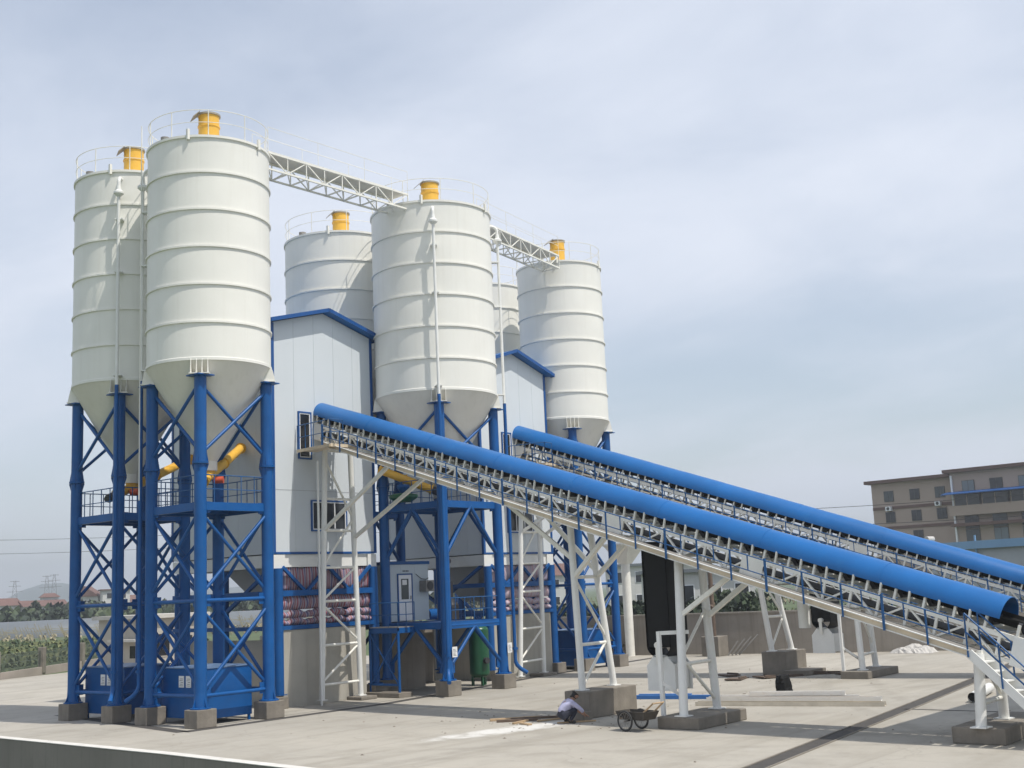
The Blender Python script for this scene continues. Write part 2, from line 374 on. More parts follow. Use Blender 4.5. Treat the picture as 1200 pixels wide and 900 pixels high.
def strip(pts, wdt, z, name, m):
    b = MB()
    for p, q in zip(pts, pts[1:]):
        d = (Vector(q)-Vector(p)).normalized(); n = Vector((-d.y, d.x))*wdt/2
        b.add([(p[0]-n.x,p[1]-n.y,z),(q[0]-n.x,q[1]-n.y,z),(q[0]+n.x,q[1]+n.y,z),(p[0]+n.x,p[1]+n.y,z)], [(0,1,2,3)])
    return struct(b.build(name, m))
strip([(-.55,9.2),(-2.57,-2.06),(6.69,-2.04),(13,-.95)], .5, .004, 'yard_joint', M['asphalt'])
strip([(13,-.95),(19.15,.22),(31,1.75),(33.9,1.9)], .5, .004, 'yard_joint', M['asphalt'])
strip([(10.04,-21.66),(10.05,-25.25),(10.0,-33)], .2, .004, 'yard_joint', M['asphalt'])
strip([(-1.2,-1.4),(6.7,-1.3),(9.6,-1.0)], .05, .004, 'yard_joint', M['asphalt'])
strip([(10.2,-2.0),(10.2,2.5)], .05, .004, 'yard_joint', M['asphalt'])
strip([(-8,-23.95),(-2.13,-23.17),(8,-21.9),(19.94,-20.33),(37.6,-17.9)], .55, .004, 'drain_channel', M['asphalt'])
gr = MB()
for (p, q) in (((-8,-23.95),(-2.13,-23.17)),((-2.13,-23.17),(8,-21.9)),((8,-21.9),(19.94,-20.33)),((19.94,-20.33),(37.6,-17.9))):
    d = Vector(q)-Vector(p); n = Vector((-d.y, d.x)).normalized()
    for k in (-.26, .26):
        gr.beam((p[0]+n.x*k,p[1]+n.y*k,.012),(q[0]+n.x*k,q[1]+n.y*k,.012), .05, .02)
struct(gr.build('drain_edge', M['concrete']))

# ------------------------------------------------------------------ silos on leg towers
SHELLMAT = {}
def shell_material():
    m = M['cream'].copy(); m.name = 'cream_shell'
    N = m.node_tree.nodes; L = m.node_tree.links; b = N['Principled BSDF']
    old = b.inputs['Base Color'].links[0].from_socket
    tc = N.new('ShaderNodeTexCoord'); s = N.new('ShaderNodeSeparateXYZ'); L.new(tc.outputs['Object'], s.inputs[0])
    at = N.new('ShaderNodeMath'); at.operation = 'ARCTAN2'; L.new(s.outputs['Y'], at.inputs[0]); L.new(s.outputs['X'], at.inputs[1])
    ml = N.new('ShaderNodeMath'); ml.operation = 'MULTIPLY'; L.new(at.outputs[0], ml.inputs[0]); ml.inputs[1].default_value = 2.3
    ad = N.new('ShaderNodeMath'); ad.operation = 'ADD'; L.new(s.outputs['Z'], ad.inputs[0]); ad.inputs[1].default_value = .02
    c = N.new('ShaderNodeCombineXYZ'); L.new(ml.outputs[0], c.inputs[0]); L.new(ad.outputs[0], c.inputs[1])
    bk = N.new('ShaderNodeTexBrick'); bk.inputs['Scale'].default_value = 1; bk.inputs['Brick Width'].default_value = 3.6; bk.inputs['Row Height'].default_value = 1.41
    bk.inputs['Mortar Size'].default_value = .006; bk.inputs['Mortar Smooth'].default_value = .6; bk.inputs['Color1'].default_value = (1,1,1,1); bk.inputs['Color2'].default_value = (.945,.95,.955,1); bk.inputs['Mortar'].default_value = (.9,.89,.87,1)
    L.new(c.outputs[0], bk.inputs['Vector'])
    mx = N.new('ShaderNodeMix'); mx.data_type = 'RGBA'; mx.blend_type = 'MULTIPLY'; mx.inputs[0].default_value = 1
    L.new(old, mx.inputs[6]); L.new(bk.outputs['Color'], mx.inputs[7]); L.new(mx.outputs[2], b.inputs['Base Color'])
    return m
M['shell'] = shell_material()

def footing(x, y, h, label, sx=.7, sy=.7, group='concrete footings under the silo legs'):
    o = MB().box(-sx/2, sx/2, -sy/2, sy/2, 0, h).build('concrete_footing', M['concrete'], None, .025, (x, y, 0))
    return tag(o, label, 'footing', group)

def rail(mb, pts, h, r=.022, posts=1.1, mid=True, closed=False):
    """hand rail with posts along a polyline of (x,y,z)"""
    for p, q in zip(pts, pts[1:]):
        p = Vector(p); q = Vector(q); n = max(1, round((q-p).length/posts))
        mb.tube(p+Vector((0,0,h)), q+Vector((0,0,h)), r, 6)
        if mid: mb.tube(p+Vector((0,0,h*.5)), q+Vector((0,0,h*.5)), r*.8, 6)
        for i in range(n+1):
            a = p.lerp(q, i/n); mb.tube(a, a+Vector((0,0,h)), r, 6)

def silo(cx, cy, Rr, zb, zt, label, foots, kind='X', pipes=(), ladder=None, zfl=9.1, plats=(7.7,), legs_named=True, vent=None, lamp=True):
    T = thing('cement_silo', label, 'silo', (cx, cy, 0), 0, 'cream cement silos on blue leg towers')
    nb = 6; bh = (zt-zb)/nb
    prof = [(Rr, zb)]
    for i in range(nb+1):
        z = zb+i*bh; e = .055 if 0 < i < nb else .05
        if i == 0: prof += [(Rr, zb), (Rr+.03, zb), (Rr+.03, zb+.10), (Rr, zb+.12)]
        elif i == nb: prof += [(Rr, z-.10), (Rr+.06, z-.09), (Rr+.06, z)]
        else: prof += [(Rr, z-.045), (Rr+e, z-.035), (Rr+e, z+.035), (Rr, z+.045)]
    MB().lathe(prof, 72).build('shell', M['shell'], T)
    MB().lathe([(Rr+.06, zt),(Rr*.5, zt+.18),(.0, zt+.30)], 48).build('roof', M['cream'], T)
    zc = zb-Rr*1.50
    MB().lathe([(Rr, zb-.001),(.28, zc),(.28, zc-.35),(.0, zc-.35)], 64).build('hopper_cone', M['hopper'], T)
    a = .65*Rr; zl = zb-.56; zs0 = max(plats)
    # legs
    for sx in (-1, 1):
        for sy in (-1, 1):
            g = MB(); x, y = sx*a, sy*a
            g.lathe([(.36,.62),(.36,.66),(.24,.68),(.218,1.15),(.218,zfl-.02),(.29,zfl-.02),(.29,zfl+.02),(.28,zfl+.022),(.29,zfl+.025),(.29,zfl+.065),(.23,zfl+.07),(.218,zfl+.3),(.218,zl),(.0,zl)], 20, x, y)
            for k in range(4):
                t = k*PI/2+PI/4
                g.prism([(x+.22*math.cos(t),y+.22*math.sin(t),zfl+.07),(x+.28*math.cos(t),y+.28*math.sin(t),zfl+.07),(x+.22*math.cos(t),y+.22*math.sin(t),zfl+.45)], (.012*-math.sin(t), .012*math.cos(t), 0))
                g.prism([(x+.22*math.cos(t),y+.22*math.sin(t),zfl-.03),(x+.30*math.cos(t),y+.30*math.sin(t),zfl-.03),(x+.22*math.cos(t),y+.22*math.sin(t),zfl-.3)], (.012*-math.sin(t), .012*math.cos(t), 0))
            g.box(x-.36, x+.36, y-.36, y+.36, zl+.001, zl+.04)
            for zz_ in ((1.1,4.28,zs0-.15) if kind == 'X' else (1.1,zs0-.15)):
                g.box(x-sx*.42 if sx > 0 else x+.2, x-.2 if sx > 0 else x+.42, y-.012, y+.012, zz_-.2, zz_+.2)
                g.box(x-.012, x+.012, y-sy*.42 if sy > 0 else y+.2, y-.2 if sy > 0 else y+.42, zz_-.2, zz_+.2)
            for k in range(4):
                t = k*PI/2
                g.prism([(x+.22*math.cos(t),y+.22*math.sin(t),.661),(x+.345*math.cos(t),y+.345*math.sin(t),.661),(x+.22*math.cos(t),y+.22*math.sin(t),1.0)], (.014*-math.sin(t), .014*math.cos(t), 0))
                bx_, by_ = x+.29*math.cos(t+PI/4), y+.29*math.sin(t+PI/4); g.tube((bx_,by_,.661),(bx_,by_,.70), .018, 6)
            g.build('leg', M['blue'], T)
            # bracket of radial plates between shell and leg head
            b = MB(); d = Vector((sx, sy, 0)).normalized(); n = Vector((-d.y, d.x, 0))
            rl = math.hypot(x, y)
            for k in (-.3, -.1, .1, .3):
                off = n*k; rc = Rr*(1-(zb-zl-.04)/(Rr*1.5))-.02
                q = lambda r, z: Vector((d.x*r, d.y*r, z))+off-n*.008
                b.prism([q(Rr+.02, zb+.06), q(Rr+.05, zb), q(rl+.34, zl+.04), q(rc, zl+.04)], n*.016)
            b.prism([d*(rl-.36)-n*.36+Vector((0,0,zl+.042)), d*(rl+.36)-n*.36+Vector((0,0,zl+.042)), d*(rl+.36)+n*.36+Vector((0,0,zl+.042)), d*(rl-.36)+n*.36+Vector((0,0,zl+.042))], (0,0,.03))
            b.build('leg_bracket', M['cream'], T)
            nm = foots.get((sx, sy))
            if nm: footing(cx+x, cy+y, .615, nm, .82 if abs(cx) < 1 else .8, .74)
    # bracing on the four faces
    zs = sorted(plats)
    for i, (p, q) in enumerate((((-a,-a),(a,-a)), ((a,-a),(a,a)), ((a,a),(-a,a)), ((-a,a),(-a,-a)))):
        px, py = p; qx, qy = q
        mx_, my = (px+qx)/2, (py+qy)/2
        ox, oy = (-(qy-py), qx-px); ln = math.hypot(ox, oy); ox *= .05/ln; oy *= .05/ln
        def br(a_, b_, r): MB().tube(a_, b_, r, 8).build('cross_brace', M['blue'], T)
        def X(z0, z1, r=.065): br((px+ox,py+oy,z0),(qx+ox,qy+oy,z1), r); br((px-ox,py-oy,z1),(qx-ox,qy-oy,z0), r)
        def V(z0, z1, r=.08):
            br((px,py,z0),(mx_,my,z1), r); br((qx,qy,z0),(mx_,my,z1), r)
            g = MB(); g.box(mx_-.22, mx_+.22, my-.02, my+.02, z1-.12, z1+.02) if abs(px-qx) > .1 else g.box(mx_-.02, mx_+.02, my-.22, my+.22, z1-.12, z1+.02)
            g.build('gusset_plate', M['blue'], T)
        if kind == 'X':
            X(zl-.25, zfl+.35); X(zs[-1]-.3, 4.5); X(4.05, 1.15)
            for z in (4.28, 1.04): br((px,py,z),(qx,qy,z), .07)
        else:
            X(zl-.2, zfl+.6); V(5.6, zs[-1]-.18); V(1.0, zs[0]-.2)
            if i in (0, 1): br((px,py,zs[0]-.12),(qx,qy,zs[0]-.12), .08)
    # platforms
    for zp in plats:
        P = MB().box(-a-.05, a+.05, -a-.05, a+.05, zp-.06, zp).build('service_platform', M['blue_deck'], T)
        g = MB(); hb = .26
        for s in (-1, 1):
            g.box(-a-.1, a+.1, s*a-.06, s*a+.06, zp-hb, zp+.03); g.box(s*a-.06, s*a+.06, -a-.1, a+.1, zp-hb+.003, zp+.027)
        for k in (-.33, .33): g.box(-a, a, k*Rr-.04, k*Rr+.04, zp-.2, zp-.062)
        g.build('platform_beam', M['blue'], P)
        g = MB(); e = a
        rail(g, [(-e,-e,zp),(e,-e,zp),(e,e,zp),(-e,e,zp),(-e,-e,zp)] if zp > 5 else [(e,e,zp),(e,-e,zp),(-e,-e,zp)], 1.0, .02, .62)
        g.build('platform_railing', M['rail_blue'], P)
    # top rail
    g = MB(); rr = Rr-.02
    for h, r in ((.52,.012),(1.0,.015)): g.sweep([(rr*math.cos(2*PI*i/48), rr*math.sin(2*PI*i/48), zt+h) for i in range(48)], r, 6, True)
    for i in range(10):
        t = 2*PI*i/10+.3; g.tube((rr*math.cos(t),rr*math.sin(t),zt-.15),(rr*math.cos(t),rr*math.sin(t),zt+1.0), .02, 6)
    g.build('top_railing', M['steel'], T)
    # dust collector
    D = MB().lathe([(.44,zt+.2),(.44,zt+.26),(.40,zt+.27),(.40,zt+1.15),(.43,zt+1.16),(.43,zt+1.22),(.40,zt+1.23),(.40,zt+1.62),(.0,zt+1.62)], 24).build('dust_collector', M['yellow'], T)
    g = MB(); t = R(155); dx, dy = math.cos(t), math.sin(t)
    g.lathe([(.0,zt+1.625),(.45,zt+1.625),(.45,zt+1.69),(.0,zt+1.72)], 24)
    g.prism([(dx*.40-dy*.34,dy*.40+dx*.34,zt+1.69),(dx*.40+dy*.34,dy*.40-dx*.34,zt+1.69),(dx*.66+dy*.32,dy*.66-dx*.32,zt+1.45),(dx*.66-dy*.32,dy*.66+dx*.32,zt+1.45)], (0,0,.035))
    g.build('hood', mat('weathered_zinc', (.30,.27,.22), .6, .2, 4), D)
    if vent is not None:
        vx, vy = math.cos(vent)*Rr*.8, math.sin(vent)*Rr*.8
        MB().lathe([(.13,zt+.02),(.13,zt+.24),(.17,zt+.25),(.17,zt+.36),(.0,zt+.38)], 16, vx, vy).build('pressure_valve', M['grate'], T)
    # small lifting lugs on the rim
    for t in (R(285), R(215)):
        x, y = (Rr+.07)*math.cos(t), (Rr+.07)*math.sin(t)
        MB().box(x-.05, x+.05, y-.05, y+.05, zt-.18, zt+.22).build('lifting_lug', M['steel'], T)
    # filler pipes: white up the shell, blue down to an elbow near the ground
    for ang, zlo in pipes:
        t = R(ang); d = Vector((math.cos(t), math.sin(t), 0)); rp = Rr+.34
        b = d*rp; top = zt-.45
        g = MB(); pts = [b+Vector((0,0,zl+.3)), b+Vector((0,0,top-.75))]
        g.tube(pts[0], pts[1], .065, 10)
        g.lathe([(.065,top-.78),(.20,top-.66),(.20,top-.58),(.10,top-.5),(.075,top-.3)], 14, b.x, b.y)
        arc = [b+Vector((0,0,top-.32))]+[b-d*.26*(1-math.cos(k*PI/8))+Vector((0,0,top-.2+.26*math.sin(k*PI/8))) for k in range(0,8)]+[d*(Rr-.0)+Vector((0,0,top-.12))]
        g.sweep(arc, .07, 10)
        for z in (zb+.15, zb+3*bh, zb+5*bh-.7): g.beam(d*Rr+Vector((0,0,z)), b+Vector((0,0,z)), .3, .05)
        pp = g.build('filler_pipe', M['steel_white'], T)
        g = MB(); n = Vector((-d.y, d.x, 0))
        g.tube(b+Vector((0,0,zlo+.35)), b+Vector((0,0,zl+.32)), .075, 10)
        g.lathe([(.13,zlo+.9),(.13,zlo+1.0)], 12, b.x, b.y)
        g.sweep([b+Vector((0,0,zlo+.4)), b+Vector((0,0,zlo+.25))+d*.06, b+d*.22+Vector((0,0,zlo+.08)), b+d*.5+Vector((0,0,zlo-.1))], .09, 10)
        g.build('lower_pipe', M['blue'], pp)
    if ladder is not None:
        t = R(ladder); d = Vector((math.cos(t), math.sin(t), 0)); n = Vector((-d.y, d.x, 0)); b = d*(Rr+.22)
        g = MB()
        for k in (-.2, .2): g.tube(b+n*k+Vector((0,0,8)), b+n*k+Vector((0,0,zt+1)), .018, 6)
        z = 8.2
        while z < zt+.9: g.tube(b-n*.2+Vector((0,0,z)), b+n*.2+Vector((0,0,z)), .012, 5); z += .3
        g.build('ladder', M['steel'], T)
    return T

B_ = (0, 0, 2.283, 12.80, 21.284)
silo(*B_, 'nearest and tallest-looking cream cement silo, in front of the far left one',
     {(-1,-1):'concrete footing of the nearest silo tower in front of the blue cabinet', (1,-1):'concrete footing of the nearest silo tower beside the first concrete base wall',
      (-1,1):'concrete footing of the nearest silo tower next to the far left silo tower', (1,1):'concrete footing hidden behind the nearest blue cabinet'}, pipes=((126,.9),), vent=R(172), ladder=146)
silo(0, 5.137, 2.283, 12.80, 21.284, 'cream cement silo at the far left, half hidden by the nearest silo',
     {(-1,-1):'concrete footing under the right front leg of the far left silo tower', (-1,1):'leftmost concrete footing, standing on the open yard under the far left silo tower'}, pipes=((225,.9),), vent=R(170))
silo(11.77, -.655, 2.713, 12.71, 21.141, 'widest cream cement silo, in the middle with a bridge on each side',
     {(-1,-1):'concrete footing under the near leg of the middle silo tower, left of the green tank', (1,-1):'concrete footing right of the green tank under the middle silo tower'},
     kind='V', pipes=((225,.7),(-42,.7)), plats=(8.0, 2.95), zfl=8.9, vent=R(168))
silo(11.77, 5.40, 2.713, 12.71, 21.141, 'cream cement silo rising behind the roof of the first mixing tower', {}, kind='V', plats=(8.0, 2.95), zfl=8.9, vent=R(170))
silo(24.14, 1.463, 2.283, 12.80, 21.284, 'farthest front cream cement silo, right of the second mixing tower',
     {(-1,-1):'concrete footing in front of the blue cabinet under the farthest front silo', (1,-1):'concrete footing of the farthest front silo beside the long boundary wall'})
silo(24.6, 7.3, 2.283, 12.80, 21.284, 'mostly hidden cream cement silo behind the second mixing tower', {})

# ------------------------------------------------------------------ roof bridges
def bridge(p, q, label):
    p = Vector(p); q = Vector(q); ln = (q-p).length; rz = math.atan2(q.y-p.y, q.x-p.x)
    T = thing('roof_bridge', label, 'bridge', p, rz, 'truss bridges between the silo tops')
    h = .72; wd = .5; n = max(3, round(ln/1.02))
    MB().box(0, ln, -wd, wd, -.03, 0).build('deck', mat('bridge_deck', (.62,.60,.54), .7, .1, 1), T)
    for s in (-1, 1):
        g = MB(); y = s*wd
        g.beam((0,y,-.05),(ln,y,-.05), .07, .08); g.beam((0,y,-h),(ln,y,-h), .07, .07)
        for i in range(n+1):
            x = ln*i/n; g.beam((x,y,-.05),(x,y,-h), .04, .04, (1,0,0))
            if i < n: x1 = ln*(i+1)/n; g.beam((x,y,-h if i%2 else -.05),(x1,y,-.05 if i%2 else -h), .04, .04, (0,1,0))
        g.build('truss', M['steel'], T)
        g = MB(); rail(g, [(0,y,0),(ln,y,0)], 1.0, .011, 2.6); g.build('handrail', M['steel'], T)
    g = MB()
    for i in range(n+1):
        x = ln*i/n; g.beam((x,-wd,-h),(x,wd,-h), .05, .05)
        if i < n: g.beam((x,-wd,-h),(ln*(i+1)/n,wd,-h), .04, .04)
    g.build('cross_member', M['steel'], T)
bridge((1.7, -1.0, 21.55), (9.35, -1.1, 21.72), 'long cream truss bridge from the nearest silo top to the middle silo top')
bridge((14.0, -1.0, 21.45), (21.95, .3, 21.58), 'cream truss bridge from the middle silo top to the farthest front silo top')

# ------------------------------------------------------------------ mixing towers
def window(parent, x0, x1, y, z0, z1, panes, trim='trim'):
    """on a wall facing -Y at y"""
    F = MB(); t = .06
    F.box(x0-t, x1+t, y-.07, y, z0-t, z0).box(x0-t, x1+t, y-.07, y, z1, z1+t).box(x0-t, x0, y-.07, y, z0, z1).box(x1, x1+t, y-.07, y, z0, z1)
    o = F.build('window', M[trim], parent)
    g = MB(); s = .05
    g.box(x0, x1, y-.05, y, z0, z0+s).box(x0, x1, y-.05, y, z1-s, z1).box(x0, x0+s, y-.05, y, z0+s, z1-s).box(x1-s, x1, y-.05, y, z0+s, z1-s)
    for i in range(1, panes):
        x = x0+(x1-x0)*i/panes; g.box(x-s/2, x+s/2, y-.045, y, z0+s, z1-s)
    g.build('frame', M['frame_white'], o)
    MB().box(x0+s, x1-s, y-.02, y-.002, z0+s, z1-s).build('pane', M['glass'], o)
    return o

def mixing_tower(x0, x1, y0, depth, zb, ze, zr, label, tarp, wins, first):
    T = thing('mixing_tower', label, 'mixing tower', (x0, y0, 0), 0, 'pale clad mixing towers between the silos')
    W = x1-x0; xr = W/2; top = lambda x: ze+(zr-ze)*(1-abs(x-xr)/xr)
    # core behind the panels
    g = MB(); g.prism([(.03,.08,zb+.03),(W-.03,.08,zb+.03),(W-.03,.08,ze-.03),(xr,.08,zr-.03),(.03,.08,ze-.03)], (0,depth-.16,0))
    core = g.build('wall', M['soffit'], T)
    for yy in (0, depth-.08):
        g = MB(); n = round(W/1.15)
        for i in range(n):
            a, b = W*i/n+.004, W*(i+1)/n-.004
            pts = [(a,yy,zb),(b,yy,zb),(b,yy,top(b))]
            if a < xr < b: pts.append((xr,yy,zr))
            pts.append((a,yy,top(a)))
            g.prism(pts, (0,.08,0))
        g.build('front_cladding' if yy == 0 else 'rear_cladding', M['cladding'], T)
    for xx in (0, W-.03):
        g = MB(); n = round(depth/1.15)
        for i in range(n):
            a, b = depth*i/n+.004, depth*(i+1)/n-.004
            a = max(a, .083); b = min(b, depth-.083)
            g.box(xx, xx+.03, a, b, zb, ze)
        g.build('side_cladding', M['cladding'], T)
    # horizontal panel joint low down the front
    MB().box(.02, W-.02, -.008, -.001, zb+2.55, zb+2.57).build('panel_joint', M['soffit'], T)
    # roof
    Rf = T; e = .38; yo = -.42
    sl = (zr-ze)/xr
    g = MB()
    for s in (-1, 1):
        xe = xr+s*(xr+e); z_e = zr-sl*(xr+e)
        g.prism([(xr,yo,zr+.03),(xe,yo,z_e+.03),(xe,yo,z_e+.15),(xr,yo,zr+.15)] if s > 0 else [(xe,yo,z_e+.03),(xr,yo,zr+.03),(xr,yo,zr+.15),(xe,yo,z_e+.15)], (0,depth+.84,0))
    ro = g.build('roof', M['cover'], T)
    g = MB()
    for s in (-1, 1):
        xe = xr+s*(xr+e+.02); z_e = zr-sl*(xr+e+.02)
        g.beam((xr,yo-.02,zr+.09),(xe,yo-.02,z_e+.09), .03, .16)
        g.beam((xe,yo-.02,z_e+.08),(xe,depth+.44,z_e+.08), .04, .16)
    g.build('fascia', M['trim'], ro)
    # blue corner trims and bottom trim
    MB().box(-.09, .05, -.03, .10, zb-.02, ze-.02).build('corner_trim', M['trim'], T)
    MB().box(W-.05, W+.09, -.03, .10, zb-.02, ze-.02).build('corner_trim', M['trim'], T)
    for x in (0, W): MB().box(x-.035, x+.035, depth-.06, depth+.05, zb-.02, ze-.02).build('corner_trim', M['trim'], T)
    MB().box(.06, W-.06, -.03, -.001, zb-.04, zb+.05).build('base_trim', M['trim'], T)
    # white ring beam with end plates
    g = MB(); zq = zb-.55
    g.box(0, W, .05, .30, zq, zb-.045).box(.02, .25, .305, depth, zq, zb-.045).box(W-.25, W-.02, .305, depth, zq, zb-.045)
    g.box(-.1, .5, -.03, .045, zq-.05, zb-.06).box(W-.45, W+.05, -.03, .045, zq-.05, zb-.06)
    g.box(.26, W-.26, depth-.3, depth-.05, zq, zb-.05)
    g.build('ring_beam', M['steel_white'], T)
    MB().box(.3, W-.3, .35, depth-.35, zb-.12, zb-.05).build('underfloor', M['soffit'], T)
    # blue columns
    for x in (.05, W-.25):
        for y in (-.02, depth*.5, depth-.3):
            g = MB(); g.tube((x+.1,y+.02,.5),(x+.1,y+.02,zq-.05), .2, 16); g.lathe([(.32,.5),(.32,.54)], 16, x+.1, y+.02)
            g.build('column', M['blue'], T)
    # V braces and rails between front columns
    g = MB(); yb = -.05; zm = 4.45
    g.box(.2, W-.2, yb-.08, yb+.08, zm-.13, zm+.1); g.box(.2, W-.2, yb-.10, yb+.1, 3.0, 3.16)
    for k in range(2):
        xa = .35+k*(W-.7)/2; xb = xa+(W-.7)/2; xm = (xa+xb)/2
        g.beam((xa,yb,zq),(xm,yb,zm), .12, .12); g.beam((xb,yb,zq),(xm,yb,zm), .12, .12)
    for x in (.0, W): g.box(x-.07, x+.07, .1, depth-.1, zm-.1, zm+.1); g.box(x-.07, x+.07, .1, depth-.1, 3.0, 3.16)
    for x in (.1, W-.1):
        g.beam((x,.3,zq),(x,depth*.5,zm-.8), .14, .14); g.beam((x,depth-.3,zq),(x,depth*.5,zm-.8), .14, .14)
    g.build('tower_brace', M['blue'], T)
    # tarpaulins bundled across the front
    g = MB(); n = 40
    def tarpsheet(z0, z1, bulge, y):
        vs = []; m = 7
        for j in range(m):
            for i in range(n+1):
                x = .3+(W-.6)*i/n; v = j/(m-1)
                yy = y - bulge*math.sin(PI*v) - .05*math.sin(i*1.9+z0*3)*math.sin(PI*v)
                zz = z0+(z1-z0)*v + (.05*math.sin(i*.7+z0)+.03*math.sin(i*1.7)) * (1 if 0 < j else 0)
                vs.append((x, yy, zz))
        k = len(vs); vs += [(a, b+.05, c) for a, b, c in vs]
        fs = []
        for j in range(m-1):
            for i in range(n):
                q = j*(n+1)+i; fs.append((q, q+1, q+n+2, q+n+1)); fs.append((k+q, k+q+n+1, k+q+n+2, k+q+1))
        for i in range(n): fs += [(i, k+i, k+i+1, i+1), ((m-1)*(n+1)+i, (m-1)*(n+1)+i+1, k+(m-1)*(n+1)+i+1, k+(m-1)*(n+1)+i)]
        g.add(vs, fs, True)
    tarpsheet(4.52, zq, .05, .14); tarpsheet(3.78, 4.36, .12, .10); tarpsheet(3.46, 3.74, .12, .06); tarpsheet(3.17, 3.43, .13, .06)
    g.build('tarpaulin', M[tarp], T)
    # concrete base walls
    g = MB(); g.box(.28, W-.75 if first else W-.5, -.1, .25, 0, 2.98); g.box(.4, .7, .255, depth-.2, 0, 2.6); g.box(W-.95, W-.65, .255, depth-.2, 0, 2.6)
    g.build('base_wall', M['conc_low'], T)
    # discharge hopper below
    g = MB(); c = depth*.45
    g.add([(W*.2,c-1.6,zq),(W*.8,c-1.6,zq),(W*.8,c+1.6,zq),(W*.2,c+1.6,zq),(W*.42,c-.5,zq-1.7),(W*.58,c-.5,zq-1.7),(W*.58,c+.5,zq-1.7),(W*.42,c+.5,zq-1.7)],
          [(0,1,5,4),(1,2,6,5),(2,3,7,6),(3,0,4,7),(4,5,6,7),(0,3,2,1)])
    g.build('discharge_hopper', M['soffit'], T)
    for wn_ in wins: window(T, *wn_)
    return T
mixing_tower(4.0, 9.5, 1.2, 6.9, 6.03, 15.5, 16.25, 'nearer pale clad mixing tower with blue gable roof, left of the middle silo', 'tarp',
    [(1.33, 1.92, -.0, 9.95, 11.82, 1), (1.97, 3.82, -.0, 6.98, 8.15, 3)], True)
mixing_tower(16.42, 21.6, .9, 6.5, 5.93, 15.13, 15.95, 'farther pale clad mixing tower between the middle silo and the farthest front silo', 'tarp_pale',
    [(1.62, 2.22, 0, 9.95, 11.82, 1), (1.8, 3.7, 0, 6.98, 8.15, 3)], False)
footing(9.35, 1.15, .5, 'concrete footing under the right front column of the nearer mixing tower', .75, .7, 'concrete footings under the mixing towers')
footing(21.45, .85, .5, 'concrete footing under the right front column of the farther mixing tower', .75, .7, 'concrete footings under the mixing towers')
footing(4.0, 1.05, .45, 'concrete footing under the left front column of the nearer mixing tower', .6, .5, 'concrete footings under the mixing towers')

